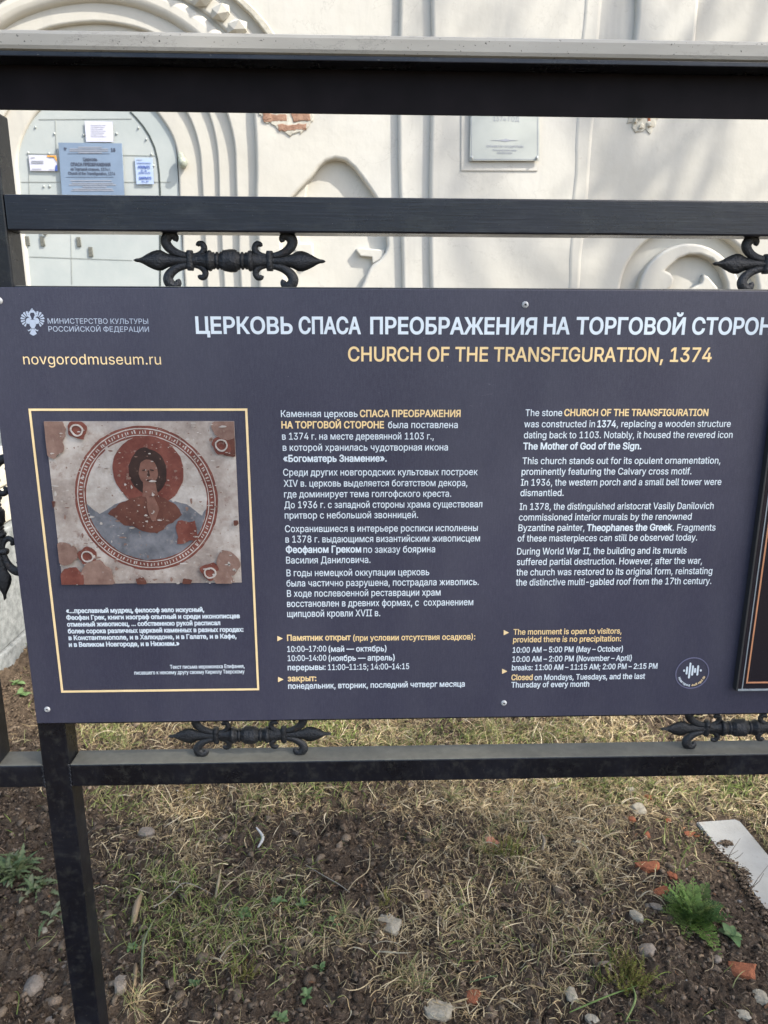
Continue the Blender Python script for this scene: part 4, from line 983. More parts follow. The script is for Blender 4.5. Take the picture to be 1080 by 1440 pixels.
# dark glossy plate fixed on the right of the board
YG = YB - 0.010
gx0 = at(1034.5, 971.5, YG).x; gz0 = at(1034.5, 971.5, YG).z
glassp = empty('dark_plaque', (gx0, YG, gz0), 'black glossy plaque with copper border line fixed over the right end of the board', 'plaque')
gl = NT('black_gloss_plate'); s1 = gl.noise(90, 5, .8, stretch=(1, 1, 5), dist=2)
gl.set(gl.mix(gl.ramp(s1, [(.62, (0,) * 3), (.7, (.25,) * 3)]), (0.012, 0.011, 0.016), (.1, .09, .08)), 0.18, None, .5)
box('backplate', gx0 + .003, gx0 + 0.36, YG, YB - 0.0008, gz0 + .003, bz1 - 0.03, gl.m, glassp, 0.001)
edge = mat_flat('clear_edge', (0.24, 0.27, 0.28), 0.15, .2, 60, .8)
box('edge_strip', gx0, gx0 + .0028, YG - .0008, YB - .0008, gz0, bz1 - 0.03, M['slot'], glassp, .0003)
box('edge_strip', gx0 + .003, gx0 + 0.36, YG - .0012, YB - .0008, gz0, gz0 + .0028, edge, glassp, .0003)
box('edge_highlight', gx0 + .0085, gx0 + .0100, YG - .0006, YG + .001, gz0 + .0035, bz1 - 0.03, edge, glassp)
cb = at(1049, 961, YG - .0004)
plate('copper_border', [[(cb.x, cb.z), (gx0 + .34, cb.z), (gx0 + .34, bz1 - .05), (cb.x, bz1 - .05)], [(cb.x + .0022, cb.z + .0022), (gx0 + .3378, cb.z + .0022), (gx0 + .3378, bz1 - .0522), (cb.x + .0022, bz1 - .0522)]], YG - .0004, .0003, M['copper'], glassp)

# ------------------------------------------------------------ left stone parapet
pL = atz(0, 946, 0.02); pR = atz(34, 884, 0.02)
px_ = pL.x
par = empty('stone_parapet', (px_ - .2, 2.6, 0), 'grey granite stair parapet block at the left edge behind the fence', 'parapet')
box('plinth', px_ - 0.5, px_, 1.2, pR.y + 0.04, -0.1, 0.085, M['granite'], par, 0.01)
box('granite_block', px_ - 0.5, px_ - 0.015, 1.25, 2.75, 0.087, 0.60, M['granite'], par, 0.008)
box('granite_block', px_ - 0.55, px_ - 0.05, 2.78, 3.5, -0.1, 1.02, M['granite'], par, 0.008)
box('limestone_block', px_ - 0.48, px_ - 0.05, 1.3, 2.70, 0.604, 0.76, M['lime'], par, 0.01)
box('limestone_block', px_ - 0.48, px_ - 0.06, 1.3, 2.70, 0.765, 0.9, M['lime'], par, 0.01)

# ------------------------------------------------------------ scatter on the ground
def gz(x, y): return float(ground_z(np.array([x]), np.array([y]))[0])
def gpt(px, py, z=0.0):
    p = atz(px, py, z); return Vector((p.x, p.y, gz(p.x, p.y)))
def project(x, y, z):
    d = np.stack([x - CAM.x, y - CAM.y, z - CAM.z], -1)
    f = d @ np.array(fw); r_ = d @ np.array(rt); u = d @ np.array(up)
    return 540 + F_PX * r_ / f, 720 - F_PX * u / f
def blob(px, py, cx, cy, rx_, ry_): return np.exp(-(((px - cx) / rx_) ** 2 + ((py - cy) / ry_) ** 2))
def straw_density(px, py):
    n = fbm(px / 70.0, py / 60.0, 4, 21)
    d = 0.20 + 0.1 * (n - .5)
    d = d + 1.6 * (1 / (1 + np.exp(-(px - 700) / 60.0))) * (1 / (1 + np.exp((py - 1165) / 22.0)))
    d = d + 0.55 * blob(px, py, 300, 1280, 150, 90) + 0.7 * blob(px, py, 850, 1250, 110, 110) + 0.5 * blob(px, py, 640, 1300, 120, 120) + 0.5 * blob(px, py, 500, 1120, 260, 30)
    d = d + 0.4 * blob(px, py, 230, 1180, 90, 60) + 0.4 * blob(px, py, 700, 1400, 90, 50) + .8 * blob(px, py, 560, 1030, 500, 25)
    d = d - 0.7 * blob(px, py, 60, 1360, 120, 120) - 0.8 * blob(px, py, 1010, 1400, 130, 70) - 0.4 * blob(px, py, 480, 1210, 80, 60) - 0.5 * blob(px, py, 380, 1400, 80, 40) - .6 * blob(px, py, 60, 1160, 90, 40) - .7 * blob(px, py, 20, 980, 60, 70)
    d = d - 0.35 * blob(px, py, 1010, 1230, 60, 60)
    return np.clip(d * np.clip(2.6 * (n - .27), 0.05, 1.6), 0, 1.5)
def green_density(px, py):
    d = 0.03 + 0 * px
    for c in ((290, 1310, 110, 55, .9), (170, 1130, 45, 22, .7), (430, 1110, 90, 22, .6), (330, 1170, 60, 35, .3), (720, 1190, 45, 50, .3), (880, 1110, 120, 25, .7), (960, 1190, 60, 30, .3), (850, 1360, 80, 50, .35), (700, 1040, 200, 20, .8), (470, 1025, 60, 20, .6), (150, 1030, 60, 25, .6), (380, 1030, 60, 25, .6), (100, 945, 40, 40, .4), (640, 1330, 30, 60, .25), (1040, 1130, 40, 60, .6), (430, 1270, 30, 40, .3), (240, 1240, 60, 30, .5)):
        d = d + c[4] * blob(px, py, *c[:4])
    return np.clip(d * (0.2 + 1.4 * fbm(px / 30.0, py / 26.0, 3, 33)), 0, 1)
SLAB = [(976, 1158), (1006, 1148), (1046, 1150), (1104, 1224), (1165, 1300), (1132, 1350), (1088, 1296), (1054, 1250), (1036, 1226), (1020, 1208)]
def in_slab(px, py):
    c = np.zeros(px.shape, bool); n = len(SLAB)
    for i in range(n):
        x0, y0 = SLAB[i]; x1, y1 = SLAB[(i + 1) % n]
        c ^= ((y0 > py) != (y1 > py)) & (px < (x1 - x0) * (py - y0) / (y1 - y0 + 1e-9) + x0)
    return c
def sample(n, dens, x0=-1.5, x1=1.9, y0=0.12, y1=2.2):
    x = RNG.uniform(x0, x1, n); y = RNG.uniform(y0, y1, n)
    px, py = project(x, y, ground_z(x, y))
    k = (RNG.random(n) < dens(px, py)) & ~in_slab(px, py)
    return x[k], y[k]
def blades(name, x, y, length, width, lift, curl, cols, mat, seg=5, heading=None, zoff=0.0):
    n = len(x); z = ground_z(x, y) + zoff
    hd = RNG.uniform(0, 2 * np.pi, n) if heading is None else heading
    L = RNG.uniform(*length, n); Wd = RNG.uniform(*width, n); el = RNG.uniform(*lift, n)
    cu = RNG.normal(0, curl, n); dr = RNG.uniform(0.2, 1.3, n)
    V = np.zeros((n, seg + 1, 2, 3)); p = np.stack([x, y, z], 1)
    wr = RNG.uniform(0, np.pi, n)
    for k in range(seg + 1):
        t = k / seg
        h = hd + cu * t * t * 2
        e = el - dr * t * 1.4
        w_ = Wd * (1 - t) ** 0.6 * (0.5 + 0.5 * min(1, t * 4 + .4)) + 0.0002
        side = np.stack([-np.sin(h), np.cos(h), np.sin(wr + t * 1.3) * 0.9], 1); side /= np.linalg.norm(side, axis=1)[:, None]
        V[:, k, 0] = p - side * w_[:, None] / 2; V[:, k, 1] = p + side * w_[:, None] / 2
        if k < seg:
            st = (L / seg)[:, None] * np.stack([np.cos(h) * np.cos(e), np.sin(h) * np.cos(e), np.sin(e)], 1)
            p = p + st
            g_ = ground_z(p[:, 0], p[:, 1]) + 0.0015 + zoff * .5
            p[:, 2] = np.maximum(p[:, 2], g_)
    base = (np.arange(n) * (seg + 1) * 2)[:, None]
    Fc = []
    for k in range(seg): Fc.append(np.concatenate([base + 2 * k, base + 2 * k + 1, base + 2 * k + 3, base + 2 * k + 2], 1))
    c = np.array(cols)[RNG.integers(0, len(cols), n)] * RNG.uniform(0.65, 1.25, n)[:, None]
    C = np.repeat(c, (seg + 1) * 2, axis=0)
    return np_mesh(name, V.reshape(-1, 3), np.concatenate(Fc, 0), mat, C)
straw_cols = [(.50, .37, .19), (.60, .47, .26), (.40, .29, .15), (.25, .18, .10), (.68, .56, .34), (.44, .35, .18)]
x, y = sample(230000, lambda a, b: straw_density(a, b) * .75)
tag(blades('dry_grass', x, y, (.012, .052), (.0009, .0026), (-.1, .6), .55, straw_cols, M['straw'], zoff=.001), 'pale dry straw grass lying over the soil', 'grass', kind='stuff')
x, y = sample(9000, lambda a, b: straw_density(a, b) * .6)
tag(blades('dry_grass', x, y, (.035, .11), (.0014, .0045), (.0, .9), .6, [(.62, .50, .30), (.54, .43, .25), (.40, .33, .21), (.66, .56, .37)], M['straw'], seg=7, zoff=.004), 'long pale bent straw blades on top of the mat', 'grass', kind='stuff')
x, y = sample(50000, lambda a, b: np.clip(.45 + straw_density(a, b) * .4, 0, 1))
tag(blades('plant_litter', x, y, (.008, .035), (.001, .003), (-.3, .4), 1.2, [(.16, .11, .07), (.24, .17, .11), (.10, .065, .045), (.32, .24, .15)], M['straw'], seg=3, zoff=.001), 'brown dead stalks and litter on the soil', 'litter', kind='stuff')
x, y = sample(150000, lambda a, b: green_density(a, b) ** 1.4 * .85)
tag(blades('green_grass', x, y, (.018, .065), (.0014, .0034), (.3, 1.4), .8, [(.17, .24, .05), (.23, .29, .065), (.11, .16, .04), (.31, .34, .11), (.38, .38, .16)], M['green'], zoff=.0), 'green spring grass shoots between the dry blades', 'grass', kind='stuff')
x, y = sample(9000, lambda a, b: np.clip(.25 + .3 * blob(a, b, 900, 1200, 200, 120), 0, 1))
tag(blades('leaf_litter', x, y, (.006, .018), (.003, .008), (-.2, .5), .8, [(.16, .10, .055), (.24, .165, .095), (.10, .065, .04), (.30, .22, .14), (.22, .11, .05)], M['straw'], seg=3, zoff=.002), 'small torn brown leaf pieces among the straw', 'litter', kind='stuff')
xk, yk = [], []
for i in range(150):
    cx_, cy_ = RNG.uniform(-.9, 1.5), RNG.uniform(.2, 1.6); px9, py9 = project(np.array([cx_]), np.array([cy_]), np.array([0.0]))
    if RNG.random() > straw_density(px9, py9)[0] * 1.3 + .05 or in_slab(px9, py9)[0]: continue
    n_ = RNG.integers(18, 60); xk.append(cx_ + RNG.normal(0, .008, n_)); yk.append(cy_ + RNG.normal(0, .008, n_))
xk, yk = np.concatenate(xk), np.concatenate(yk)
tag(blades('grass_clumps', xk, yk, (.03, .075), (.0011, .0028), (.2, 1.35), .5, straw_cols[:2] + [(.22, .17, .10), (.30, .31, .12), (.22, .26, .09)], M['straw'], zoff=0), 'clumped tussocks of half dry grass', 'grass', kind='stuff')
# far rough grass towards the church
x = RNG.uniform(-2.5, 3.4, 9000); y = RNG.uniform(2.2, 4.9, 9000)
tag(blades('dry_grass', x, y, (.03, .1), (.003, .006), (.1, 1.0), 1.0, straw_cols + [(.12, .17, .05)] * 3, M['straw'], seg=3), 'thin mixed grass growing between fence and church wall', 'grass', kind='stuff')

# crumbs and clods
def crumbs(name, n, rad, dens, cols, power=2.2, sub=1):
    bm = bmesh.new(); bmesh.ops.create_icosphere(bm, subdivisions=sub, radius=1.0)
    v0 = np.array([v.co[:] for v in bm.verts]); f0 = np.array([[v.index for v in f.verts] for f in bm.faces]); bm.free()
    x, y = sample(n, dens); n = len(x)
    r_ = rad[0] + (rad[1] - rad[0]) * RNG.random(n) ** power
    q = v0[None] * (1 + RNG.uniform(-.38, .38, (n, len(v0), 1))) + RNG.uniform(-.24, .24, (n, len(v0), 3))
    s_ = np.stack([RNG.uniform(.8, 1.5, n), RNG.uniform(.6, 1.1, n), RNG.uniform(.35, .75, n)], 1)
    q = q * s_[:, None, :] * r_[:, None, None]
    a_ = RNG.uniform(0, 6.28, n); ca, sa = np.cos(a_)[:, None], np.sin(a_)[:, None]
    X = q[..., 0] * ca - q[..., 1] * sa; Y_ = q[..., 0] * sa + q[..., 1] * ca
    V = np.stack([X + x[:, None], Y_ + y[:, None], q[..., 2] + (ground_z(x, y) + r_ * .08)[:, None]], -1)
    Fc = f0[None] + (np.arange(n) * len(v0))[:, None, None]
    c = np.array(cols)[RNG.integers(0, len(cols), n)] * RNG.uniform(.7, 1.25, n)[:, None]
    return np_mesh(name, V.reshape(-1, 3), Fc.reshape(-1, 3), M['clod'], np.repeat(c, len(v0), 0), smooth=False)
soil_cols = [(.085, .060, .041), (.155, .113, .077), (.235, .178, .124), (.028, .020, .014)]
tag(crumbs('soil_crumbs', 75000, (.0013, .007), lambda a, b: np.clip(1.1 - straw_density(a, b) * .6, .2, 1), soil_cols, 2.6), 'crumbly soil grains scattered over the bare earth', 'soil', kind='stuff')
tag(crumbs('soil_clods', 6500, (.004, .016), lambda a, b: np.clip(.55 - straw_density(a, b) * .4 + .9 * blob(a, b, 500, 1190, 110, 80) + .8 * blob(a, b, 340, 1390, 130, 60) + .5 * blob(a, b, 60, 1350, 120, 90), .1, 1), soil_cols[:3] + [(.20, .152, .105)] * 2, 2.6, 1), 'lumps of dry brown earth lying among the grass', 'soil', kind='stuff')
tag(crumbs('gravel', 380, (.002, .006), lambda a, b: np.clip(.4 + .8 * blob(a, b, 60, 1350, 140, 120) + .8 * blob(a, b, 980, 1400, 160, 80) + .5 * blob(a, b, 960, 1180, 120, 80), 0, 1), [(.35, .33, .29), (.26, .24, .21), (.45, .43, .38), (.30, .12, .07)], 2, 1), 'tiny grey and reddish pebbles in the soil', 'gravel', kind='stuff')

def heap(n, line, spread, zt):
    V = []; Fq_ = []; C = []
    bm = bmesh.new(); bmesh.ops.create_icosphere(bm, subdivisions=1, radius=1.0); v0 = [v.co.copy() for v in bm.verts]; f0 = [[v.index for v in f.verts] for f in bm.faces]; bm.free()
    r5 = random.Random(8)
    for i in range(n):
        k = r5.random() * (len(line) - 1); a_, b_ = line[int(k)], line[int(k) + 1]; f = k - int(k)
        p = atz(a_[0] + (b_[0] - a_[0]) * f + r5.gauss(0, spread), a_[1] + (b_[1] - a_[1]) * f + r5.gauss(0, spread * .5), zt)
        r_ = .001 + .0035 * r5.random() ** 2; n0 = len(V); c = soil_cols[r5.randrange(4)]; q = r5.uniform(.6, 1.1)
        V += [tuple(p + Vector((v.x * 1.3, v.y, v.z * .6)) * r_ * r5.uniform(.6, 1.3)) for v in v0]; Fq_ += [[n0 + j_ for j_ in f_] for f_ in f0]; C += [tuple(x * q for x in c)] * len(v0)
    return np_mesh('soil_crumbs', V, Fq_, M['clod'], np.array(C))
tag(heap(1500, [(985, 1172), (1012, 1198), (1040, 1222), (1048, 1226), (1050, 1245), (1075, 1283), (1100, 1310)], 4.0, .009), 'dark soil spilling over the left edge of the marble slab', 'soil', kind='stuff')
tag(heap(260, [(1020, 1184), (1024, 1187)], 3.0, .012), 'small crumbs of soil lying on top of the marble slab', 'soil', kind='stuff')
# individual stones and brick pieces
def stone(name, px, py, wpx, hpx, mat, label, cat, seed, flat=.55, sub=2, ang=None, smooth=False, jit=.19):
    p = gpt(px, py); dist = (p - CAM).length; rr_ = random.Random(seed)
    w_ = wpx / F_PX * dist / 2 * .84; h_ = hpx / F_PX * dist / 2 * .95
    bm = bmesh.new(); bmesh.ops.create_icosphere(bm, subdivisions=sub, radius=1.0)
    a1, a2 = rr_.random() * 9, rr_.random() * 9
    for v in bm.verts:
        c_ = v.co.copy()
        k = 1 + jit * math.sin(c_.x * 2.7 + a1) * math.cos(c_.y * 2.3 + a2) + (rr_.random() - .5) * jit
        c_ = Vector((max(-.8, min(.8, c_.x * 1.05)), max(-.82, min(.82, c_.y * 1.05)), max(-.75, min(.7, c_.z)))) * k if not smooth else c_ * k
        v.co = Vector((c_.x * w_ * 1.2, c_.y * h_ * 1.2, c_.z * min(w_, h_) * flat * 1.4))
    rot = Matrix.Rotation(ang if ang is not None else rr_.uniform(-.4, .4), 4, 'Z') @ Matrix.Rotation(rr_.uniform(-.25, .25), 4, 'X')
    bm.transform(rot)
    me = bpy.data.meshes.new(name); bm.to_mesh(me); bm.free(); me.materials.append(mat)
    if smooth: me.polygons.foreach_set('use_smooth', [True] * len(me.polygons))
    o = bpy.data.objects.new(name, me); COL.objects.link(o); o.location = p + Vector((0, 0, -min(w_, h_) * flat * .12))
    return tag(o, label, cat)
stone('limestone_chunk', 549, 1303, 34, 25, M['pale'], 'pale cream angular stone below the centre of the bottom rail', 'stone', 11, .7, ang=-.3)
stone('limestone_chunk', 617, 1425, 38, 30, M['pale'], 'pale grey stone half buried at the bottom edge of the picture', 'stone', 12, .5)
stone('pink_shard', 692, 1183, 17, 20, mat_rock('pink_tile', (.42, .16, .10), (.55, .24, .16), 50, .002), 'flat salmon pink tile shard standing beside a green moss tuft', 'shard', 13, .35, ang=.6)
B_ = (('brick_shard', 912, 1218, 34, 15, 'orange brick sliver in the soil left of the marble slab', 1), ('brick_shard', 931, 1250, 28, 13, 'narrow orange brick sliver just above the feathery green plant', 2), ('brick_shard', 973, 1174, 20, 9, 'small orange brick chip near the upper corner of the marble slab', 3),
      ('brick_shard', 1045, 1363, 36, 24, 'large broken orange brick piece on dark soil below the marble slab', 4), ('brick_shard', 945, 1230, 12, 12, 'round orange brick crumb between two brick slivers', 5), ('brick_shard', 911, 1120, 14, 8, 'reddish brick chip in the grass just under the fence rail', 6),
      ('brick_shard', 939, 1153, 11, 8, 'tiny red brick chip beside a white pebble', 7), ('brick_shard', 665, 1402, 20, 17, 'dark red brick lump near the bottom centre of the ground', 8), ('brick_shard', 887, 1155, 13, 10, 'orange brown brick crumb against the split pale stone', 9), ('brick_shard', 911, 1172, 10, 11, 'orange brick grain below the split pale stone', 10))
for nm, x, y, w_, h_, lb, sd in B_: stone(nm, x, y, w_, h_, M['brick'], lb, 'brick piece', sd, .6, jit=.25)
for x, y, w_, h_, mt, lb, sd in ((897, 1140, 24, 20, 'pale', 'pale split stone with an orange side left of the marble slab', 21), (887, 1113, 14, 8, 'pale', 'small white pebble close under the fence rail', 22), (1008, 1348, 10, 10, 'stone', 'smooth round grey pebble left of the big brick piece', 23),
      (895, 1292, 18, 13, 'pale', 'whitish hollow stone at the left foot of the feathery plant', 24), (914, 1270, 17, 12, 'stone', 'light grey pebble above the whitish hollow stone', 25), (923, 1276, 15, 11, 'stone', 'grey pebble touching the feathery plant on its left', 26), (910, 1340, 20, 17, 'stone', 'grey brown stone behind the upright moss plant', 27),
      (850, 1364, 20, 15, 'stone', 'brownish grey stone left of the upright moss plant', 28), (1070, 1405, 22, 18, 'pale', 'pinkish white stone at the lower right corner', 29), (1045, 1433, 18, 10, 'pale', 'white chip at the bottom right edge', 30), (48, 1378, 24, 26, 'stone', 'brown grey rounded stone left of the fence post near the bottom', 31), (62, 1308, 9, 8, 'pale', 'tiny white pebble left of the post beside dark leaves', 32),
      (206, 1172, 22, 14, 'stone', 'flat brown stone lying in straw right of the post', 33), (171, 1393, 16, 25, 'stone', 'upright tan stone right of the foot of the post', 34), (92, 1354, 12, 14, 'stone', 'light grey stone touching the post on its left side', 35), (70, 1433, 15, 10, 'stone', 'tan stone at the bottom edge left of the post', 36), (832, 1434, 16, 12, 'pale', 'white stone at the bottom edge right of centre', 37), (803, 1403, 18, 20, 'pale', 'cream broken stone fragment near bottom right', 38)):
    stone('pebble' if w_ < 16 else 'stone', x, y, w_, h_, M[mt], lb, 'pebble' if w_ < 16 else 'stone', sd, .7, smooth=sd in (23, 32, 28, 27, 31))
# bark-coloured curled leaf
# marble slab
def slab():
    zt = 0.010
    P = [atz(x, y, zt) for x, y in ((980, 1155), (1034, 1151.5), (1042, 1155), (1100, 1226), (1160, 1300), (1130, 1345), (1086, 1292), (1066, 1266), (1052, 1246), (1045, 1228), (1038, 1222), (1022, 1206), (1010, 1196), (996, 1176))]
    L = [(p.x, p.y) for p in P]
    L = wob(L, .02, .0025, 4)
    bm = bmesh.new(); vt = [bm.verts.new((x_, y_, zt + (-.0)) ) for x_, y_ in L]; f = bm.faces.new(vt)
    r_ = bmesh.ops.extrude_face_region(bm, geom=[f])
    for v in [e_ for e_ in r_['geom'] if isinstance(e_, bmesh.types.BMVert)]: v.co.z -= 0.06
    bmesh.ops.recalc_face_normals(bm, faces=list(bm.faces))
    bmesh.ops.bevel(bm, geom=[e_ for e_ in bm.edges if all(v.co.z > zt - .001 for v in e_.verts)], offset=.003, segments=2, affect='EDGES')
    c = P[0]
    o = bm_obj('marble_slab', bm, M['marble']); tag(o, 'broken white marble slab lying at the right edge of the soil', 'slab')
slab()
def twig(pts, label, r0=.0011):
    bm = bmesh.new()
    def seg(a_, b_, r1, r2):
        d = (b_ - a_).normalized(); s = d.cross(Vector((0, 0, 1))).normalized(); t_ = d.cross(s)
        A = [bm.verts.new(a_ + (s * math.cos(q) + t_ * math.sin(q)) * r1) for q in (0, 1.57, 3.14, 4.71)]
        Bv = [bm.verts.new(b_ + (s * math.cos(q) + t_ * math.sin(q)) * r2) for q in (0, 1.57, 3.14, 4.71)]
        for i in range(4): bm.faces.new((A[i], A[(i + 1) % 4], Bv[(i + 1) % 4], Bv[i]))
    for br in pts:
        q = [atz(x, y, z) for x, y, z in br]
        for i in range(len(q) - 1): seg(q[i], q[i + 1], r0 * (1 - .25 * i), r0 * (1 - .25 * (i + 1)))
    o = bm_obj('twig', bm, M['bark']); return tag(o, label, 'twig')
twig([[(1024, 1205, .05), (1032, 1192, .053), (1041, 1179, .058)], [(1026, 1203, .052), (1033, 1199, .053), (1038, 1196, .054)]], 'thin forked dark twig lying on the middle of the marble slab')
twig([[(1034, 1208, .05), (1040, 1204, .053), (1045, 1199, .056)]], 'short dark twig on the marble slab right of the forked twig')
twig([[(1056, 1250, .052), (1066, 1235, .055), (1080, 1217, .058)], [(1058, 1248, .052), (1068, 1239, .054), (1074, 1228, .056)], [(1046, 1239, .05), (1053, 1236, .052), (1060, 1237, .052)]], 'dark branching twig on the right side of the marble slab')

# ---- plants
def frond_mesh(seed, L=.085, pairs=10, col=(.085, .19, .035)):
    rr_ = random.Random(seed); V = []; Fc = []; C = []
    def rib(a_, b_, w_, c_):
        d = (b_ - a_); s = d.cross(Vector((0, 0, 1)));
        s = s.normalized() * w_ if s.length > 1e-9 else Vector((w_, 0, 0))
        n0 = len(V); mid = (a_ + b_) / 2
        V.extend([a_ - s * .4, a_ + s * .4, mid + s, b_, mid - s]); Fc.append((n0, n0 + 1, n0 + 2, n0 + 3, n0 + 4)); C.extend([c_] * 5)
    def P(t): return Vector((L * t, 0, L * (.42 * t - .50 * t * t)))
    for i in range(8): rib(P(i / 8), P((i + 1) / 8 + .02), .0009, (col[0] * 1.6, col[1] * 1.3, col[2] * 1.5))
    for i in range(pairs):
        t = .14 + .84 * i / pairs; b = P(t); ll = L * .17 * math.sin(math.pi * min(1, (t + .12)) ** .8) + .004
        for s in (-1, 1):
            a_ = R(58 + rr_.uniform(-12, 12)); dr = Vector((math.cos(a_), s * math.sin(a_), rr_.uniform(-.05, .4))).normalized()
            k = rr_.uniform(.7, 1.3); cc = tuple(x * k for x in col)
            rib(b, b + dr * ll, .0016, cc)
            for u in (.35, .6, .85):
                q = b + dr * ll * u
                for s2 in (-1, 1):
                    a2 = a_ * s + s2 * .75
                    rib(q, q + Vector((math.cos(a2), math.sin(a2), rr_.uniform(0, .5))).normalized() * ll * .36, .0016, cc)
    me = bpy.data.meshes.new('frond'); me.from_pydata([v[:] for v in V], [], Fc)
    at_ = me.color_attributes.new('tone', 'FLOAT_COLOR', 'POINT'); at_.data.foreach_set('color', np.concatenate([np.array(C), np.ones((len(C), 1))], 1).astype(np.float32).ravel())
    me.materials.append(M['green']); return me
def rosette(name, px, py, meshes, n, scale, tilt, label, cat, part='frond', zlift=.004, seed=1, lim=None):
    p = gpt(px, py); e = empty(name, p, label, cat); rr_ = random.Random(seed)
    for i in range(n):
        o = bpy.data.objects.new(part, meshes[i % len(meshes)]); COL.objects.link(o); o.parent = e
        a_ = 2 * math.pi * (i * .381966) + rr_.uniform(-.2, .2); k = (i + .5) / n
        sp_ = .028 if name == 'dandelion_plant' else .006
        o.location = (rr_.uniform(-sp_, sp_), rr_.uniform(-sp_, sp_), zlift)
        el = tilt[0] + (tilt[1] - tilt[0]) * k
        o.rotation_euler = (rr_.uniform(-.3, .3), -el + rr_.uniform(-.12, .12), a_)
        s_ = scale * rr_.uniform(.6, 1.15); o.scale = (s_, s_, s_)
    return e
FR = [frond_mesh(i, L=.085, col=c_) for i, c_ in enumerate(((.14, .24, .05), (.08, .15, .04), (.20, .29, .075), (.06, .12, .035), (.17, .24, .07)))]
rosette('feathery_plant', 975, 1293, FR, 44, 1.3, (-.05, .95), 'bushy bright green feathery plant growing beside the marble slab', 'plant')
def leaf_mesh(seed, L=.06, w_=.011, col=(.09, .14, .045), lobed=False, fold=.25):
    rr_ = random.Random(seed); V = []; Fc = []; n = 12
    for i in range(n + 1):
        t = i / n; ww = w_ * math.sin(math.pi * min(.999, t * .93 + .05)) ** .7
        if lobed: ww *= (1.0 if i % 2 else .38)
        z = L * (.5 * t - .6 * t * t); x_ = L * t
        V += [(x_ - (.004 if lobed and i % 2 else 0), -ww, z + ww * fold), (x_, 0, z), (x_ - (.004 if lobed and i % 2 else 0), ww, z + ww * fold)]
    for i in range(n):
        for j_ in range(2): a_ = i * 3 + j_; Fc.append((a_, a_ + 1, a_ + 4, a_ + 3))
    me = bpy.data.meshes.new('leaf'); me.from_pydata(V, [], Fc)
    k = rr_.uniform(.75, 1.2); C = np.tile(np.array([col[0] * k, col[1] * k, col[2] * k, 1], dtype=np.float32), (len(V), 1))
    C[1::3, :3] *= 1.35
    a_ = me.color_attributes.new('tone', 'FLOAT_COLOR', 'POINT'); a_.data.foreach_set('color', C.ravel())
    me.polygons.foreach_set('use_smooth', [True] * len(me.polygons)); me.materials.append(M['green']); return me
LV = [leaf_mesh(i, (.045, .06, .07, .05)[i], .0095, c, lobed=i != 3, fold=.5) for i, c in enumerate(((.14, .18, .075), (.19, .23, .11), (.10, .14, .06), (.25, .27, .15)))]
rosette('dandelion_plant', 18, 1228, LV, 62, 1.1, (.05, 1.2), 'leafy dandelion clump at the left edge left of the post', 'plant', 'leaf', seed=2)
rosette('dandelion_plant', 55, 1250, LV, 30, .8, (.05, .9), 'smaller leafy clump between the left edge clump and the post', 'plant', 'leaf', seed=3)
rosette('dandelion_plant', 83, 1288, LV, 12, .75, (.05, .5), 'flat green leaves just left of the black post', 'plant', 'leaf', seed=4)
SM = [leaf_mesh(20 + i, .022, .006, c) for i, c in enumerate(((.13, .20, .08), (.17, .24, .10), (.10, .17, .06)))]
for i, (x_, y_, n_, s_, lb) in enumerate(((432, 1405, 7, .9, 'small pale green lobed seedling near the bottom left of centre'), (452, 1365, 7, .9, 'pale green seedling above the lowest seedling'), (345, 1290, 12, 1.1, 'low green leafy weed in the straw patch'), (392, 1275, 9, .9, 'little green weed at the right of the straw patch'), (425, 1278, 8, .9, 'green weed seedling right of the straw patch edge'), (30, 980, 8, 1.8, 'pale green seedling behind the rail at far left'), (22, 968, 6, 1.5, 'tiny pale seedling under the stone parapet'), (1030, 1318, 7, 1.6, 'round light green leaves at the foot of the feathery plant'), (275, 1385, 7, .8, 'grey green sprout near the bottom beside a tan stone'), (188, 1340, 6, .8, 'dull green sprout right of the post'), (470, 1310, 6, .8, 'bluish green sprout left of the cream stone'), (395, 1435, 8, 1.0, 'bright green leaves at the bottom edge'))):
    rosette('seedling', x_, y_, SM, n_, s_, (.1, .8), lb, 'seedling', 'leaf', seed=30 + i)
def moss_mesh(seed, L=.05):
    rr_ = random.Random(seed); V = []; Fc = []; C = []
    for i in range(30):
        t = i / 30; a_ = i * 2.4; b = Vector((L * t, rr_.uniform(-.001, .001), .12 * L * math.sin(t * 3)))
        d = Vector((.9, math.cos(a_), math.sin(a_))).normalized() * (.009 * (1 - .5 * t)); s = d.cross(Vector((0, 0, 1))).normalized() * .0013
        n0 = len(V); V += [b - s, b + s, b + d]; Fc.append((n0, n0 + 1, n0 + 2)); k = rr_.uniform(.6, 1.5)
        c = (.19 * k, .20 * k, .045 * k) if rr_.random() < .75 else (.22 * k, .15 * k, .07 * k); C += [c] * 3
    me = bpy.data.meshes.new('sprig'); me.from_pydata([v[:] for v in V], [], Fc)
    at_ = me.color_attributes.new('tone', 'FLOAT_COLOR', 'POINT'); at_.data.foreach_set('color', np.concatenate([np.array(C), np.ones((len(C), 1))], 1).astype(np.float32).ravel())
    me.materials.append(M['green']); return me
MS = [moss_mesh(i) for i in range(5)]
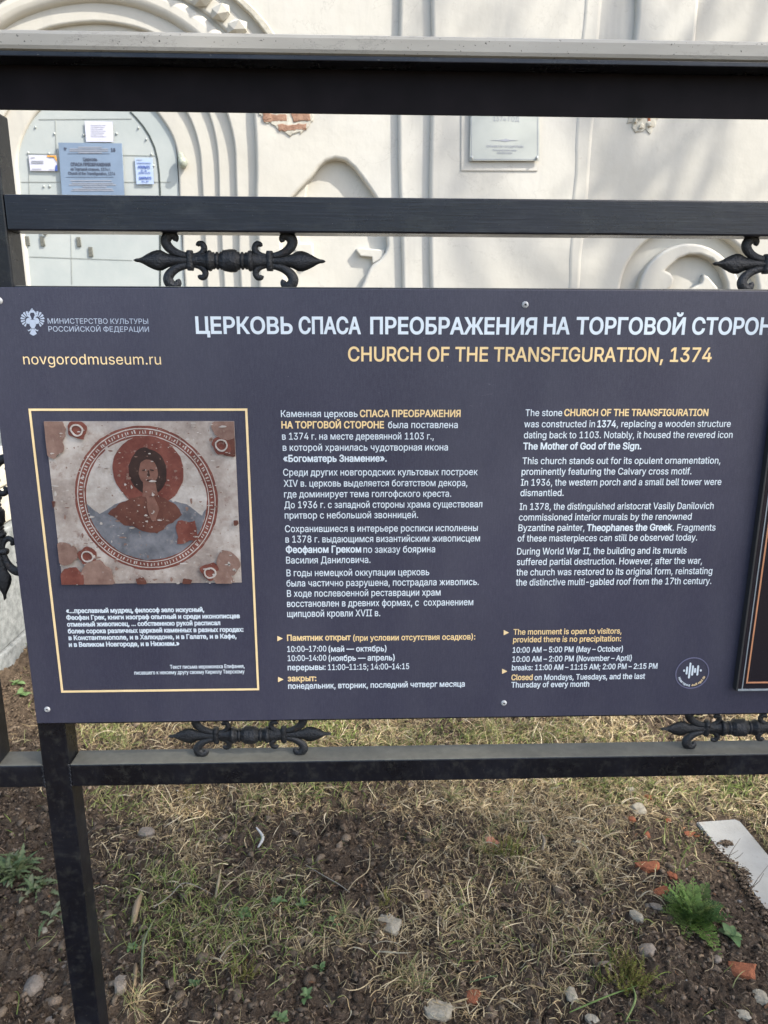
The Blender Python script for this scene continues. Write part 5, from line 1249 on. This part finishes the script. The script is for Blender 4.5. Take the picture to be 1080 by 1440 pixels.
def tuft(px, py, n, spread, s_, label, seed):
    p = gpt(px, py); e = empty('moss_tuft', p, label, 'moss plant'); rr_ = random.Random(seed)
    for i in range(n):
        o = bpy.data.objects.new('sprig', MS[i % 5]); COL.objects.link(o); o.parent = e
        x_, y_ = rr_.gauss(0, spread), rr_.gauss(0, spread)
        o.location = (x_, y_, gz(p.x + x_, p.y + y_) - p.z); k = s_ * rr_.uniform(.7, 1.2); o.scale = (k, k, k)
        o.rotation_euler = (rr_.uniform(0, 6), -rr_.uniform(.7, 1.5), math.atan2(y_, x_) + rr_.uniform(-.7, .7))
tuft(885, 1385, 80, .022, 1.0, 'upright olive green mossy plant left of the feathery plant', 1)
tuft(713, 1203, 44, .017, .8, 'olive moss tuft beside the pink shard', 2)
tuft(545, 1280, 16, .012, .6, 'small dark moss tuft just above the cream stone', 3)
tuft(340, 1375, 40, .018, .6, 'brown dried moss patch in the lower left soil', 4)
tuft(272, 1125, 34, .02, .6, 'reddish brown dried moss patch under the rail', 5)
# larger dead stalks and curled leaves, each one thing
def stalk(pts, w_, col, label, nm='dead_stalk'):
    P = [gpt(x_, y_) + Vector((0, 0, z_)) for x_, y_, z_ in pts]; V = []; Fc = []
    Q = []
    n = len(P)
    for i in range(n - 1):
        p0, p1, p2, p3 = P[max(i - 1, 0)], P[i], P[i + 1], P[min(i + 2, n - 1)]
        for j_ in range(5):
            t = j_ / 5; Q.append(0.5 * ((2 * p1) + (p2 - p0) * t + (2 * p0 - 5 * p1 + 4 * p2 - p3) * t * t + (3 * p1 - p0 - 3 * p2 + p3) * t ** 3))
    Q.append(P[-1]); C = []
    for i, q in enumerate(Q):
        d = (Q[min(i + 1, len(Q) - 1)] - Q[max(i - 1, 0)]).normalized(); s = d.cross(Vector((0, 0, 1))).normalized(); t = i / (len(Q) - 1)
        ww = w_ * (.35 + .65 * math.sin(math.pi * min(1, .12 + t * .86)))
        V += [tuple(q - s * ww), tuple(q + Vector((0, 0, ww * .8))), tuple(q + s * ww), tuple(q - Vector((0, 0, ww * .5)))]; C += [col] * 4
    for i in range(len(Q) - 1):
        for j_ in range(4): Fc.append((i * 4 + j_, i * 4 + (j_ + 1) % 4, i * 4 + 4 + (j_ + 1) % 4, i * 4 + 4 + j_))
    return tag(np_mesh(nm, V, Fc, M['straw'], np.array(C)), label, 'dead stalk')
tan = (.42, .34, .21); gry = (.34, .31, .25)
stalk([(216, 1290, .02), (240, 1268, .025), (262, 1258, .028), (300, 1260, .02)], .0016, gry, 'long grey bent stalk arching through the straw right of the post')
stalk([(303, 1262, .012), (307, 1248, .025), (311, 1232, .035)], .0045, tan, 'pale curled dead leaf standing at the end of the grey stalk')
stalk([(306, 1262, .012), (325, 1245, .02), (350, 1232, .02), (376, 1233, .01)], .0025, tan, 'pale dry stalk running right from the curled leaf')
stalk([(430, 1224, .012), (455, 1242, .016), (478, 1258, .012), (492, 1268, .006)], .0015, gry, 'slanting grey stalk on the bare soil left of centre')
stalk([(520, 1207, .03), (518, 1235, .028), (500, 1255, .02), (487, 1268, .01)], .0018, tan, 'tan curved stalk crossing the grey slanting one')
stalk([(760, 1300, .01), (775, 1330, .02), (776, 1368, .01), (800, 1362, .015), (812, 1330, .01)], .0014, tan, 'looped straw stem in the middle right grass')
stalk([(660, 1385, .01), (690, 1378, .015), (715, 1370, .012)], .0018, (.12, .17, .07), 'dark green blade lying near the bottom centre')
stalk([(1000, 1345, .01), (1002, 1362, .01), (990, 1372, .01)], .0012, tan, 'thin pale root on the dark soil beside the grey pebble')
stalk([(800, 1430, .01), (850, 1415, .02), (895, 1398, .02)], .0022, (.16, .24, .07), 'long green blade lying at the bottom right')
stalk([(880, 1440, .01), (892, 1420, .025), (886, 1400, .03)], .0026, (.22, .28, .10), 'light green broad blade rising at the bottom right')
stalk([(200, 1395, .01), (203, 1345, .03), (215, 1312, .02)], .003, (.20, .23, .13), 'grey green blade hanging in the lower straw patch')
stalk([(188, 1305, .01), (194, 1287, .02), (200, 1268, .02)], .009, (.38, .28, .17), 'rolled tan dead leaf in the straw right of the post', 'dead_leaf')
stalk([(190, 1400, .01), (192, 1378, .012), (191, 1358, .01)], .005, (.28, .2, .12), 'narrow brown dead leaf above the tan stone', 'dead_leaf')
stalk([(762, 1200, .006), (765, 1190, .012), (760, 1180, .012)], .005, (.3, .25, .18), 'grey tan dead leaf in the grass right of centre', 'dead_leaf')
stalk([(363, 1196, .004), (370, 1186, .02), (361, 1178, .025)], .005, (.62, .6, .55), 'white curled petal standing in the grass under the rail', 'dead_leaf')

# ------------------------------------------------------------ trees (outside the frame; they shade the sign and dapple the wall)
def tree(name, base, height, crown_c, crown_r, n_leaf, label, leaf=.10, seed=1, nb=26, cols=((.045, .075, .025), (.06, .09, .03), (.035, .06, .022)), fill=1.0):
    rr_ = np.random.default_rng(seed); e = empty(name, base, label, 'tree')
    bm = bmesh.new()
    def limb(a_, b_, r1, r2, bend=.1):
        n = 5; P = []
        off = Vector(rr_.normal(0, bend, 3)) * (b_ - a_).length
        for i in range(n + 1):
            t = i / n; P.append(a_.lerp(b_, t) + off * math.sin(math.pi * t) * .5)
        prev = None
        for i, q in enumerate(P):
            d = (P[min(i + 1, n)] - P[max(i - 1, 0)]).normalized(); s = d.orthogonal().normalized(); t_ = d.cross(s); r_ = r1 + (r2 - r1) * i / n
            ring = [bm.verts.new(q + (s * math.cos(k * math.pi / 3) + t_ * math.sin(k * math.pi / 3)) * r_) for k in range(6)]
            if prev:
                for k in range(6): bm.faces.new((prev[k], prev[(k + 1) % 6], ring[(k + 1) % 6], ring[k]))
            prev = ring
        return P
    base = Vector(base); top = Vector(crown_c) + Vector((0, 0, crown_r[2] * .6)); tips = []
    T = limb(base, top, height * .022 + .06, .04, .03)
    for i in range(nb):
        t = rr_.uniform(.35, 1); st_ = base.lerp(top, t)
        u = rr_.normal(0, 1, 3); u /= np.linalg.norm(u); q = Vector(crown_c) + Vector((u[0] * crown_r[0], u[1] * crown_r[1], u[2] * crown_r[2])) * rr_.uniform(.55, .98)
        P = limb(st_, q, .06, .012, .12); tips.append(q)
        for j_ in range(5):
            s0 = P[2].lerp(P[5], rr_.random()); u = rr_.normal(0, .35, 3) * crown_r[0] * .55
            q2 = s0 + Vector(u); limb(s0, q2, .016, .004, .15); tips.append(q2)
    bm_obj('trunk', bm, M['bark'], e, True)
    if n_leaf:
        tp = np.array([t[:] for t in tips]); k = rr_.integers(0, len(tp), n_leaf)
        c = tp[k] + rr_.normal(0, .26 * crown_r[0] * .5 * fill, (n_leaf, 3))
        a_ = rr_.normal(0, 1, (n_leaf, 3)); a_ /= np.linalg.norm(a_, axis=1)[:, None]
        b_ = np.cross(a_, rr_.normal(0, 1, (n_leaf, 3))); b_ /= np.linalg.norm(b_, axis=1)[:, None]
        s_ = rr_.uniform(.5, 1.2, n_leaf)[:, None] * leaf
        V = np.stack([c - a_ * s_, c + b_ * s_ * .45, c + a_ * s_, c - b_ * s_ * .45], 1).reshape(-1, 3)
        C = np.repeat(np.array(cols)[rr_.integers(0, len(cols), n_leaf)] * rr_.uniform(.7, 1.3, n_leaf)[:, None], 4, 0)
        o = np_mesh('crown', V, np.arange(n_leaf * 4).reshape(-1, 4), M['green'], C, e)
    return e
cc = Vector((0.2, 0.3, 0.7)) + SUN * 19  # unseen tree added on the sun line; crown shaped to shade sign and ground
tree('shade_tree', (cc.x + .3, cc.y - .2, 0), 14, cc, (1.75, 1.75, 1.7), 6200, 'tall unseen tree with open crown added to shade the sign from the right', .10, 3, 30)
c2 = Vector((1.6, 5.0, 3.0)) + SUN * 13
tree('bare_tree', (c2.x + 1.6, c2.y - 1.2, 0), 12, c2, (2.0, 2.0, 2.1), 0, 'leafless tree whose branches dapple the church wall', .12, 6, 12)
